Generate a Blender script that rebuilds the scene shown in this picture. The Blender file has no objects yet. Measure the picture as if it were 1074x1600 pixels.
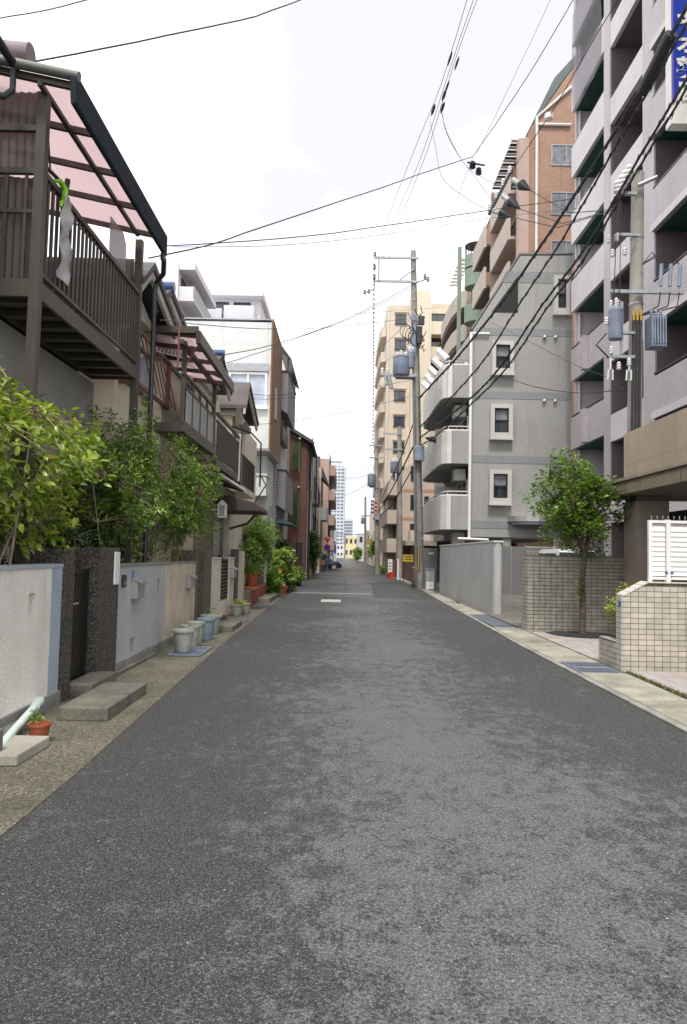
import bpy, bmesh, math, random
import numpy as np
from mathutils import Matrix, Vector, Euler
random.seed(7); rng = np.random.default_rng(11)
R = math.radians
SC = bpy.context.scene
COL = SC.collection

# ------------------------------------------------------------------ camera
cam_d = bpy.data.cameras.new('camera'); cam = bpy.data.objects.new('camera', cam_d); COL.objects.link(cam)
cam_d.sensor_fit = 'VERTICAL'; cam_d.sensor_height = 36; cam_d.lens = 1120/1600*36
cam_d.clip_start = .05; cam_d.clip_end = 4000
fwd = Vector((0, -65, -1120)).normalized()            # street direction seen from the camera
rgt = Vector((math.cos(R(1.2)), -math.sin(R(1.2)), 0)); rgt = (rgt - fwd*rgt.dot(fwd)).normalized()
upv = rgt.cross(fwd)
cam.matrix_world = Matrix.Translation((0, 0, 1.6)) @ Matrix((rgt, fwd, upv)).to_4x4()
SC.camera = cam

# ------------------------------------------------------------------ world, sun, exposure
SUN_EL = R(61)
w = bpy.data.worlds.new('World'); SC.world = w; w.use_nodes = True
nt = w.node_tree; N = nt.nodes; L = nt.links
bg = N['Background']; bg.inputs['Strength'].default_value = .12
sky = N.new('ShaderNodeTexSky'); sky.sky_type = 'NISHITA'; sky.sun_disc = False
sky.sun_elevation = SUN_EL; sky.sun_rotation = R(180)
tc = N.new('ShaderNodeTexCoord'); mp = N.new('ShaderNodeMapping'); mp.inputs['Scale'].default_value = (1, 1, 1.6)
mp.inputs['Location'].default_value = (3.1, .4, 1.3)
nz = N.new('ShaderNodeTexNoise'); nz.inputs['Scale'].default_value = 1.35; nz.inputs['Detail'].default_value = 5; nz.inputs['Roughness'].default_value = .5
rp = N.new('ShaderNodeValToRGB'); rp.color_ramp.elements[0].position = .36; rp.color_ramp.elements[0].color = (3.5, 3.49, 3.85, 1)
rp.color_ramp.elements[1].position = .66; rp.color_ramp.elements[1].color = (9.6, 9.5, 9.2, 1)
mx = N.new('ShaderNodeMixRGB'); mx.inputs[0].default_value = .965
L.new(tc.outputs['Generated'], mp.inputs[0]); L.new(mp.outputs[0], nz.inputs['Vector']); L.new(nz.outputs[0], rp.inputs[0])
L.new(sky.outputs[0], mx.inputs[1]); L.new(rp.outputs[0], mx.inputs[2]); L.new(mx.outputs[0], bg.inputs['Color'])
sd = bpy.data.lights.new('sun', 'SUN'); sd.energy = 1.5; sd.angle = R(11); sd.color = (1, .95, .87)
sun = bpy.data.objects.new('sun', sd); COL.objects.link(sun)
# the veiled sun stands high, behind the camera 
sdir = Vector((math.cos(SUN_EL)*math.sin(R(180)), math.cos(SUN_EL)*math.cos(R(180)), math.sin(SUN_EL)))
sun.rotation_euler = sdir.to_track_quat('Z', 'Y').to_euler(); sun.location = sdir*60
SC.view_settings.view_transform = 'Standard'; SC.view_settings.look = 'None'
SC.view_settings.exposure = 1.22; SC.view_settings.gamma = 1; SC.view_settings.use_curve_mapping = False
SC.cycles.max_bounces = 8; SC.cycles.transparent_max_bounces = 16

# ------------------------------------------------------------------ helpers
ORG = {}
def tag(o, label=None, cat=None, group=None, kind=None):
    for k, v in (('label', label), ('category', cat), ('group', group), ('kind', kind)):
        if v: o[k] = v
    return o
def thing(name, label, cat, loc=(0, 0, 0), group=None):
    o = bpy.data.objects.new(name, None); o.empty_display_size = .2; COL.objects.link(o)
    o.location = loc; ORG[o.name] = Vector(loc)
    return tag(o, label, cat, group)
class MB:
    def __init__(s): s.v = []; s.f = []; s.m = []
    def add(s, vs, fs, m=0):
        b = len(s.v); s.v += [tuple(p) for p in vs]; s.f += [tuple(i+b for i in f) for f in fs]; s.m += [m]*len(fs); return s
    def box(s, x0, x1, y0, y1, z0, z1, m=0):
        x0, x1 = min(x0, x1), max(x0, x1); y0, y1 = min(y0, y1), max(y0, y1); z0, z1 = min(z0, z1), max(z0, z1)
        return s.add([(x0,y0,z0),(x1,y0,z0),(x1,y1,z0),(x0,y1,z0),(x0,y0,z1),(x1,y0,z1),(x1,y1,z1),(x0,y1,z1)],
                     [(0,3,2,1),(4,5,6,7),(0,1,5,4),(1,2,6,5),(2,3,7,6),(3,0,4,7)], m)
    def prism(s, pts, axis, a, b, m=0):
        if axis == 'x': g = lambda p, t: (t, p[0], p[1])
        elif axis == 'y': g = lambda p, t: (p[0], t, p[1])
        else: g = lambda p, t: (p[0], p[1], t)
        n = len(pts)
        return s.add([g(p, a) for p in pts]+[g(p, b) for p in pts],
                     [tuple(range(n))[::-1], tuple(range(n, 2*n))]+[(i, (i+1) % n, n+(i+1) % n, n+i) for i in range(n)], m)
    def tube(s, pts, r, n=8, m=0):
        pts = [Vector(p) for p in pts]; k = len(pts); rs = r if isinstance(r, (list, tuple)) else [r]*k
        vs = []; prev = None
        for i, p in enumerate(pts):
            t = (pts[min(i+1, k-1)]-pts[max(i-1, 0)]).normalized()
            if prev is None:
                a = Vector((0, 0, 1)) if abs(t.z) < .9 else Vector((1, 0, 0)); u = t.cross(a).normalized()
            else: u = (prev-t*prev.dot(t)).normalized()
            prev = u; v = t.cross(u)
            vs += [p+(u*math.cos(2*math.pi*j/n)+v*math.sin(2*math.pi*j/n))*rs[i] for j in range(n)]
        fs = [(i*n+j, i*n+(j+1) % n, (i+1)*n+(j+1) % n, (i+1)*n+j) for i in range(k-1) for j in range(n)]
        fs += [tuple(range(n))[::-1], tuple(range((k-1)*n, k*n))]
        return s.add(vs, fs, m)
    def lathe(s, cx, cy, prof, n=20, m=0):
        k = len(prof); vs = [(cx+r*math.cos(2*math.pi*j/n), cy+r*math.sin(2*math.pi*j/n), z) for r, z in prof for j in range(n)]
        fs = [(i*n+j, i*n+(j+1) % n, (i+1)*n+(j+1) % n, (i+1)*n+j) for i in range(k-1) for j in range(n)]
        fs += [tuple(range(n))[::-1], tuple(range((k-1)*n, k*n))]
        return s.add(vs, fs, m)
    def build(s, name, mats, parent=None, smooth=False, bev=0, org=None, recalc=True):
        if org is None: org = ORG[parent.name] if parent is not None else Vector((0, 0, 0))
        org = Vector(org)
        me = bpy.data.meshes.new(name); me.from_pydata([tuple(Vector(p)-org) for p in s.v], [], s.f)
        mats = mats if isinstance(mats, (list, tuple)) else [mats]
        for m in mats: me.materials.append(m)
        if len(mats) > 1: me.polygons.foreach_set('material_index', s.m)
        if recalc or bev:
            bm = bmesh.new(); bm.from_mesh(me); bmesh.ops.recalc_face_normals(bm, faces=bm.faces)
            if bev:
                es = [e for e in bm.edges if len(e.link_faces) == 2 and e.calc_face_angle(0) > R(30)]
                bmesh.ops.bevel(bm, geom=es, offset=bev, segments=2, affect='EDGES', profile=.5)
            bm.to_mesh(me); bm.free()
        if smooth:
            me.polygons.foreach_set('use_smooth', [True]*len(me.polygons))
            try: me.set_sharp_from_angle(angle=R(40))
            except Exception: pass
        o = bpy.data.objects.new(name, me); COL.objects.link(o)
        if parent is not None: o.parent = parent; o.location = org-ORG[parent.name]
        else: o.location = org
        ORG[o.name] = org
        return o
def B(x0, x1, y0, y1, z0, z1): return MB().box(x0, x1, y0, y1, z0, z1)
def box(name, mat, parent, x0, x1, y0, y1, z0, z1, bev=0, **k): return B(x0, x1, y0, y1, z0, z1).build(name, mat, parent, bev=bev, **k)
def inst(name, mesh, parent, mtx):
    o = bpy.data.objects.new(name, mesh); COL.objects.link(o); o.parent = parent
    o.matrix_basis = Matrix.Translation(-ORG[parent.name]) @ mtx
    ORG[o.name] = ORG[parent.name]
    return o
def unit_mesh(name, mb, mat, smooth=False, bev=0):
    o = mb.build(name, mat, None, smooth=smooth, bev=bev); me = o.data; del ORG[o.name]; bpy.data.objects.remove(o); return me
def dup(root, loc, rz=0, label=None, scale=1):
    r = root.copy(); COL.objects.link(r); r.location = loc; r.rotation_euler = (0, 0, rz); r.scale = (scale,)*3; ORG[r.name] = Vector(loc)
    if label: r['label'] = label
    for ch in list(root.children):
        c = ch.copy(); COL.objects.link(c); c.parent = r
        for g in list(ch.children):
            d = g.copy(); COL.objects.link(d); d.parent = c
    return r
def join_boxes(size, centers):
    mb = MB(); sx, sy, sz = (v/2 for v in size)
    for x, y, z in centers: mb.box(x-sx, x+sx, y-sy, y+sy, z-sz, z+sz)
    return mb

# ------------------------------------------------------------------ materials
MATS = {}
def newmat(name):
    m = bpy.data.materials.new(name); m.use_nodes = True; MATS[name] = m
    return m, m.node_tree.nodes, m.node_tree.links, m.node_tree.nodes['Principled BSDF']
def mathn(N, L, op, a, b=None, c=None):
    n = N.new('ShaderNodeMath'); n.operation = op
    for i, v in enumerate((a, b, c)):
        if v is None: continue
        if isinstance(v, (int, float)): n.inputs[i].default_value = v
        else: L.new(v, n.inputs[i])
    return n.outputs[0]
def noise(N, L, vec, scale, detail=4, rough=.55):
    n = N.new('ShaderNodeTexNoise'); n.inputs['Scale'].default_value = scale; n.inputs['Detail'].default_value = detail; n.inputs['Roughness'].default_value = rough
    L.new(vec, n.inputs['Vector']); return n.outputs[0]
def ramp(N, L, fac, stops):
    n = N.new('ShaderNodeValToRGB'); e = n.color_ramp.elements
    while len(e) < len(stops): e.new(.5)
    for i, (p, c) in enumerate(stops): e[i].position = p; e[i].color = (*c, 1) if len(c) == 3 else c
    L.new(fac, n.inputs[0]); return n.outputs[0]
def mixc(N, L, fac, a, b, mode='MIX'):
    n = N.new('ShaderNodeMixRGB'); n.blend_type = mode
    for i, v in ((0, fac), (1, a), (2, b)):
        if isinstance(v, (int, float)): n.inputs[i].default_value = v
        elif isinstance(v, tuple): n.inputs[i].default_value = (*v, 1)
        else: L.new(v, n.inputs[i])
    return n.outputs[0]
def bump(N, L, bs, h, strength=.3, dist=.01):
    n = N.new('ShaderNodeBump'); n.inputs['Strength'].default_value = strength; n.inputs['Distance'].default_value = dist
    L.new(h, n.inputs['Height']); L.new(n.outputs[0], bs.inputs['Normal'])
def pos(N):
    return N.new('ShaderNodeNewGeometry').outputs['Position']
def M(name, col, rough=.8, var=.12, scale=2.5, grain=0, gscale=120, bmp=0, bscale=90, metal=0, streak=0, streakcol=(.05, .045, .035), spec=None, island=0):
    if name in MATS: return MATS[name]
    m, N, L, bs = newmat(name); p = pos(N)
    bs.inputs['Roughness'].default_value = rough; bs.inputs['Metallic'].default_value = metal
    if spec is not None: bs.inputs['Specular IOR Level'].default_value = spec
    n1 = noise(N, L, p, scale, 5)
    lo = tuple(max(0, c*(1-var*2)) for c in col); hi = tuple(min(1, c*(1+var)) for c in col)
    c = ramp(N, L, n1, [(.3, lo), (.7, hi)])
    if grain:
        n2 = noise(N, L, p, gscale, 2, .6)
        g = ramp(N, L, n2, [(.32, (1-grain,)*3), (.68, (1+grain,)*3)]); c = mixc(N, L, 1.0, c, g, 'MULTIPLY')
    if streak:
        mp = N.new('ShaderNodeMapping'); mp.inputs['Scale'].default_value = (7, 7, .5); L.new(p, mp.inputs[0])
        n3 = noise(N, L, mp.outputs[0], 1, 5, .65); n4 = noise(N, L, p, .7, 3)
        f = mathn(N, L, 'MULTIPLY', ramp(N, L, n3, [(.46, (0, 0, 0)), (.70, (1, 1, 1))]), ramp(N, L, n4, [(.36, (0, 0, 0)), (.62, (1, 1, 1))]))
        c = mixc(N, L, mathn(N, L, 'MULTIPLY', f, streak), c, streakcol)
    if island:
        gi = N.new('ShaderNodeObjectInfo').outputs['Random']
        c = mixc(N, L, 1.0, c, ramp(N, L, gi, [(0, (1-island,)*3), (1, (1+island*.6,)*3)]), 'MULTIPLY')
    L.new(c, bs.inputs['Base Color'])
    if bmp: bump(N, L, bs, noise(N, L, p, bscale, 3, .6), bmp, .012)
    return m
def brickmat(name, c1, c2, mortar, bw, bh, ms=.008, rough=.7, bmp=.3, var=.1, off=.5, streak=.35):
    m, N, L, bs = newmat(name); p = pos(N); s = N.new('ShaderNodeSeparateXYZ'); L.new(p, s.inputs[0])
    cb = N.new('ShaderNodeCombineXYZ'); L.new(mathn(N, L, 'ADD', s.outputs[0], s.outputs[1]), cb.inputs[0]); L.new(s.outputs[2], cb.inputs[1])
    b = N.new('ShaderNodeTexBrick'); b.offset = off; b.inputs['Scale'].default_value = 1
    b.inputs['Color1'].default_value = (*c1, 1); b.inputs['Color2'].default_value = (*c2, 1); b.inputs['Mortar'].default_value = (*mortar, 1)
    b.inputs['Brick Width'].default_value = bw; b.inputs['Row Height'].default_value = bh; b.inputs['Mortar Size'].default_value = ms; b.inputs['Mortar Smooth'].default_value = .1
    L.new(cb.outputs[0], b.inputs['Vector'])
    n1 = noise(N, L, p, .6, 6, .6)
    c = mixc(N, L, 1.0, b.outputs['Color'], ramp(N, L, n1, [(.3, (1-var*1.6,)*3), (.7, (1+var,)*3)]), 'MULTIPLY')
    sm = N.new('ShaderNodeMapping'); sm.inputs['Scale'].default_value = (3.2, 3.2, .16); L.new(p, sm.inputs[0])      # rain streaks
    sf = mathn(N, L, 'MULTIPLY', ramp(N, L, noise(N, L, sm.outputs[0], 1, 6, .7), [(.5, (0,)*3), (.72, (1,)*3)]), ramp(N, L, noise(N, L, p, .35, 3), [(.42, (0,)*3), (.62, (1,)*3)]))
    c = mixc(N, L, mathn(N, L, 'MULTIPLY', sf, streak), c, tuple(v*.35 for v in c1))
    L.new(c, bs.inputs['Base Color']); bs.inputs['Roughness'].default_value = rough
    if bmp: bump(N, L, bs, mathn(N, L, 'SUBTRACT', 1.0, b.outputs['Fac']), bmp, .01)
    return m
def leafmat(name, c1, c2, c3=None, trans=.25, rough=.32, per='island'):
    m, N, L, bs = newmat(name)
    g = N.new('ShaderNodeNewGeometry').outputs['Random Per Island'] if per == 'island' else N.new('ShaderNodeObjectInfo').outputs['Random']
    st = [(0, c1), (.85, c2)] + ([(.985, c3)] if c3 else [])
    c = ramp(N, L, g, st); c = mixc(N, L, 1.0, c, ramp(N, L, noise(N, L, pos(N), 2.2, 3), [(.3, (.7,)*3), (.7, (1.25,)*3)]), 'MULTIPLY')
    L.new(c, bs.inputs['Base Color']); bs.inputs['Roughness'].default_value = rough
    t = N.new('ShaderNodeBsdfTranslucent'); L.new(mixc(N, L, 1.0, c, (1.2, 1.5, .5), 'MULTIPLY'), t.inputs['Color'])
    mx = N.new('ShaderNodeMixShader'); mx.inputs[0].default_value = trans
    L.new(bs.outputs[0], mx.inputs[1]); L.new(t.outputs[0], mx.inputs[2]); L.new(mx.outputs[0], N['Material Output'].inputs['Surface'])
    return m
def sheetmat(name, col, alpha):                       # translucent plastic sheet
    m, N, L, bs = newmat(name); bs.inputs['Base Color'].default_value = (*col, 1); bs.inputs['Roughness'].default_value = .35
    t = N.new('ShaderNodeBsdfTranslucent'); t.inputs['Color'].default_value = (*col, 1)
    tr = N.new('ShaderNodeBsdfTransparent'); tr.inputs['Color'].default_value = (*[min(1, c*1.15) for c in col], 1)
    m1 = N.new('ShaderNodeMixShader'); m1.inputs[0].default_value = .6; L.new(bs.outputs[0], m1.inputs[1]); L.new(t.outputs[0], m1.inputs[2])
    m2 = N.new('ShaderNodeMixShader'); m2.inputs[0].default_value = alpha; L.new(tr.outputs[0], m2.inputs[1]); L.new(m1.outputs[0], m2.inputs[2])
    L.new(m2.outputs[0], N['Material Output'].inputs['Surface']); return m

def asphalt():
    m, N, L, bs = newmat('asphalt'); p = pos(N)
    v = N.new('ShaderNodeTexVoronoi'); v.inputs['Scale'].default_value = 240; L.new(p, v.inputs['Vector'])
    g = N.new('ShaderNodeSeparateXYZ'); L.new(v.outputs['Color'], g.inputs[0])
    stone = ramp(N, L, g.outputs[0], [(.0, (.02, .02, .021)), (.55, (.044, .045, .047)), (.88, (.078, .079, .081)), (.985, (.24, .235, .22))])
    film = ramp(N, L, g.outputs[1], [(.0, (.07, .07, .072)), (.5, (.124, .125, .127)), (.9, (.175, .176, .178)), (1, (.34, .335, .325))])
    # a worn grey film lies over the dark binder in ragged patches, torn finest at their edges
    mp = N.new('ShaderNodeMapping'); mp.inputs['Scale'].default_value = (1, .75, 1); L.new(p, mp.inputs[0])
    big = noise(N, L, mp.outputs[0], .3, 2, .5); mid = noise(N, L, mp.outputs[0], 2.6, 3, .6); rag = noise(N, L, mp.outputs[0], 7, 8, .92); fine = noise(N, L, p, 45, 2, .8)
    xy = N.new('ShaderNodeSeparateXYZ'); L.new(p, xy.inputs[0])
    # most worn in a broad band right of the middle, where cars run
    band = mathn(N, L, 'POWER', 2.718, mathn(N, L, 'MULTIPLY', mathn(N, L, 'POWER', mathn(N, L, 'DIVIDE', mathn(N, L, 'SUBTRACT', xy.outputs[0], .75), 1.35), 2.0), -1.0))
    f = mathn(N, L, 'ADD', mathn(N, L, 'MULTIPLY', big, .5), mathn(N, L, 'MULTIPLY', mid, .3))
    f = mathn(N, L, 'ADD', f, mathn(N, L, 'MULTIPLY', rag, 1.35)); f = mathn(N, L, 'ADD', f, mathn(N, L, 'MULTIPLY', fine, .35)); f = mathn(N, L, 'ADD', f, mathn(N, L, 'MULTIPLY', band, .17))
    patch = ramp(N, L, mathn(N, L, 'MULTIPLY', f, .5), [(.669, (0,)*3), (.699, (1,)*3)])
    c = mixc(N, L, mathn(N, L, 'MULTIPLY', patch, .85), stone, film)
    dark = ramp(N, L, noise(N, L, p, 55, 3, .65), [(.36, (.5,)*3), (.56, (1.15,)*3)])
    c = mixc(N, L, 1.0, c, dark, 'MULTIPLY')
    tone = ramp(N, L, noise(N, L, p, .16, 3), [(.3, (.9,)*3), (.7, (1.12,)*3)]); c = mixc(N, L, 1.0, c, tone, 'MULTIPLY')
    L.new(c, bs.inputs['Base Color']); bs.inputs['Roughness'].default_value = .82; bs.inputs['Specular IOR Level'].default_value = .35
    bump(N, L, bs, mathn(N, L, 'ADD', mathn(N, L, 'MULTIPLY', v.outputs['Distance'], -1.2), noise(N, L, p, 60, 3, .7)), .55, .006)
    return m
def aggregate(name, lo, mid, hi, moss=(.035, .036, .014), mossf=.6):
    m, N, L, bs = newmat(name); p = pos(N)
    v = N.new('ShaderNodeTexVoronoi'); v.inputs['Scale'].default_value = 75; L.new(p, v.inputs['Vector'])
    c = ramp(N, L, v.outputs['Color'], [(.1, lo), (.55, mid), (.95, hi)])
    f = ramp(N, L, noise(N, L, p, 1.6, 7, .68), [(.4, (0,)*3), (.66, (1,)*3)])
    c = mixc(N, L, mathn(N, L, 'MULTIPLY', f, mossf), c, moss)
    L.new(c, bs.inputs['Base Color']); bs.inputs['Roughness'].default_value = .85
    bump(N, L, bs, v.outputs['Distance'], .5, .006); return m

m_asph = asphalt()
m_gut = aggregate('wet_gutter_concrete', (.055, .05, .038), (.115, .105, .078), (.27, .25, .195))
m_conc = M('concrete', (.30, .28, .24), .85, .2, 1.3, .2, 60, .3, 70, streak=.3)
m_concw = M('weathered_concrete', (.15, .143, .118), .88, .25, 3, .3, 70, .4, 60, streak=.4)
m_pale = M('pale_concrete', (.34, .325, .28), .85, .18, 1.0, .14, 70, .25, 80)
m_ground = M('bare_ground', (.2, .19, .175), .9, .2, .4, .2, 30)
m_kerb = M('kerb_concrete', (.27, .26, .235), .85, .2, 2, .2, 60, .3, 80)
m_stw = M('white_stucco', (.77, .74, .69), .9, .06, 2, .07, 40, .9, 38, streak=.4, streakcol=(.36, .31, .25))
m_stb = M('bluegrey_stucco', (.42, .43, .445), .9, .06, 2, .08, 60, .7, 60, streak=.35, streakcol=(.2, .2, .2))
m_blu = M('pale_blue_paint', (.34, .39, .44), .8, .06, 3, .05, 60, .5, 50)
m_crm = M('cream_plaster_worn', (.60, .53, .42), .88, .1, 3, .08, 50, .3, 50, streak=.75, streakcol=(.2, .14, .08))
m_crm2 = M('cream_plaster', (.68, .62, .51), .88, .06, 2, .05, 60, .25, 50, streak=.3, streakcol=(.3, .25, .18))
m_peb = aggregate('dark_pebble_dash', (.012, .011, .01), (.05, .045, .04), (.17, .15, .13), mossf=0)
m_pebb = aggregate('brown_pebble_dash', (.05, .04, .028), (.14, .115, .085), (.28, .24, .19), mossf=0)
m_plinth = M('plinth_render', (.24, .235, .23), .88, .12, 3, .25, 90, .4, 90, streak=.3)
m_gryst = M('grey_stucco', (.27, .27, .26), .92, .08, 2, .12, 70, .5, 70)
m_alu = M('bronze_aluminium', (.085, .074, .064), .45, .08, 4, metal=.25, spec=.5)
m_alud = M('dark_slate_metal', (.03, .036, .045), .4, .1, 3, metal=.2)
m_blk = M('black_metal', (.012, .012, .012), .42, .1, 5)
m_steel = M('brushed_steel', (.55, .55, .54), .35, .06, 5, metal=.85)
m_galv = M('galvanised_steel', (.36, .38, .41), .5, .12, 8, metal=.6)
m_grate = M('gutter_grate_steel', (.20, .235, .31), .5, .12, 8, metal=.3)
m_white = M('white_paint', (.74, .74, .73), .5, .04, 2)
m_off = M('offwhite_panel', (.62, .61, .58), .6, .05, 2, streak=.15, streakcol=(.3, .28, .25))
m_glass = M('window_glass', (.035, .045, .055), .04, .2, .6, spec=.9)
m_curt = M('curtained_glass', (.40, .46, .56), .12, .12, 3, spec=.7)
m_curtd = M('dim_curtained_glass', (.20, .21, .23), .15, .2, 3, spec=.6)
m_frost = M('frosted_panel', (.33, .35, .35), .5, .06, 1.5)
m_pink = sheetmat('pink_polycarbonate', (.72, .62, .63), .58)
m_smoke = sheetmat('smoke_polycarbonate', (.20, .17, .165), .86)
m_clear = sheetmat('clear_plastic', (.62, .60, .60), .55)
m_pole = M('concrete_pole', (.29, .275, .245), .85, .18, 1.2, .15, 60, .25, 60, streak=.55, streakcol=(.09, .08, .07))
m_tr = M('transformer_paint', (.21, .25, .33), .45, .12, 3, streak=.3, streakcol=(.1, .08, .07))
m_porc = M('porcelain', (.66, .67, .66), .2, .04, 6)
m_wire = M('cable_rubber', (.016, .018, .022), .6, .1, 3)
m_wireg = M('cable_grey', (.12, .14, .18), .6, .1, 3)
m_terra = M('terracotta', (.30, .075, .035), .75, .15, 8, .1, 80)
m_soil = M('potting_soil', (.035, .026, .018), .95, .3, 20, .3, 120, .8, 80)
m_ppot = M('grey_plastic_pot', (.33, .35, .31), .5, .1, 5, streak=.5, streakcol=(.22, .2, .14))
m_bpot = M('blue_plastic_pot', (.19, .26, .33), .5, .1, 5, streak=.4, streakcol=(.2, .2, .16))
m_pvc = M('pale_green_pvc', (.60, .71, .68), .35, .08, 6, streak=.2)
m_bark = M('bark', (.11, .085, .06), .9, .25, 9, .25, 90, .5, 60)
m_twig = M('pale_twig', (.30, .245, .175), .85, .25, 9, .2, 90)
m_redbr = M('red_brick', (.30, .075, .035), .8, .2, 7, .15, 90, .3, 90, island=.3)
m_mort = M('mortar', (.24, .21, .175), .9, .15, 6, .2, 90)

# ------------------------------------------------------------------ shared builders
def fbox(mb, face, plane, a0, a1, z0, z1, d0, d1, m=0):
    """box lying on a wall: a = run along the wall, d = distance out from it"""
    if face == '-y': mb.box(a0, a1, plane-d1, plane-d0, z0, z1, m)
    elif face == '+x': mb.box(plane+d0, plane+d1, a0, a1, z0, z1, m)
    else: mb.box(plane-d1, plane-d0, a0, a1, z0, z1, m)
    return mb
def window(parent, face, plane, a0, a1, z0, z1, fm=None, gm=None, bar=.05, mull=1, depth=.05, sill=False, rail=0):
    fm = fm or m_alu; gm = gm or m_glass
    mb = MB()
    fbox(mb, face, plane, a0, a0+bar, z0, z1, 0, depth); fbox(mb, face, plane, a1-bar, a1, z0, z1, 0, depth)
    fbox(mb, face, plane, a0+bar, a1-bar, z0, z0+bar, 0, depth); fbox(mb, face, plane, a0+bar, a1-bar, z1-bar, z1, 0, depth)
    for k in range(mull):
        c = a0+(a1-a0)*(k+1)/(mull+1); fbox(mb, face, plane, c-bar*.4, c+bar*.4, z0+bar, z1-bar, 0.002, depth*.8)
    for k in range(rail):
        c = z0+(z1-z0)*(k+1)/(rail+1); fbox(mb, face, plane, a0+bar, a1-bar, c-bar*.4, c+bar*.4, 0.003, depth*.7)
    if sill: fbox(mb, face, plane, a0-.05, a1+.05, z0-.07, z0-.001, 0, depth+.06)
    fr = mb.build('window', fm, parent)
    fbox(MB(), face, plane, a0+bar*.9, a1-bar*.9, z0+bar*.9, z1-bar*.9, -.01, .012).build('pane', gm, fr)
    return fr
def slats(name, parent, mat, size, centers, rot=None):
    me = unit_mesh(name, B(-size[0]/2, size[0]/2, -size[1]/2, size[1]/2, -size[2]/2, size[2]/2), mat)
    for c in centers:
        inst(name, me, parent, Matrix.Translation(c) @ (rot.to_matrix().to_4x4() if rot else Matrix()))

# leaves -------------------------------------------------------------------------------------
LV = np.array([(0,0,0),(.35,0,-.02),(.75,0,-.05),(1,0,-.17),(.3,.19,.05),(.7,.16,.0),(.3,-.19,.05),(.7,-.16,.0)])
LF = [(0,1,4),(1,2,5,4),(2,3,5),(0,6,1),(1,6,7,2),(2,7,3)]
def leaf_frames(dirs, up=.8, seed=0):
    g = np.random.default_rng(seed); x = dirs/np.linalg.norm(dirs, axis=1)[:, None]
    nrm = np.tile((0, 0, 1.), (len(x), 1))*up + g.normal(0, .45, x.shape)
    y = np.cross(nrm, x); y /= np.linalg.norm(y, axis=1)[:, None]; z = np.cross(x, y)
    return x, y, z
def leaf_cloud(name, P, D, S, mat, parent, seed=0, width=1., up=.8, kind=None):
    n = len(P); x, y, z = leaf_frames(D, up, seed)
    V = P[:, None, :]+S[:, None, None]*(LV[None, :, 0, None]*x[:, None]+width*LV[None, :, 1, None]*y[:, None]+LV[None, :, 2, None]*z[:, None])
    V = V.reshape(-1, 3)-np.array(ORG[parent.name])
    me = bpy.data.meshes.new(name); nv = len(LV)
    loops = np.concatenate([np.array([i for f in LF for i in f])[None]+nv*np.arange(n)[:, None]]).ravel()
    sizes = np.tile([len(f) for f in LF], n); starts = np.concatenate([[0], np.cumsum(sizes)[:-1]])
    me.vertices.add(len(V)); me.vertices.foreach_set('co', V.ravel()); me.loops.add(len(loops)); me.loops.foreach_set('vertex_index', loops.astype(np.int32))
    me.polygons.add(len(sizes)); me.polygons.foreach_set('loop_start', starts.astype(np.int32)); me.update(calc_edges=True); me.validate()
    me.polygons.foreach_set('use_smooth', [True]*len(sizes))
    me.materials.append(mat)
    o = bpy.data.objects.new(name, me); COL.objects.link(o); o.parent = parent; ORG[o.name] = ORG[parent.name]
    if kind: o['kind'] = kind
    return o
def lump(d, ph):
    return .74+.24*np.sin(3.1*d[:, 0]+ph)*np.sin(2.7*d[:, 1]+1.7*ph)+.18*np.sin(5.3*d[:, 2]+2.3*ph+4*d[:, 0])+.10*np.sin(9*d[:, 1]+7*d[:, 2]+ph)
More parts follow.
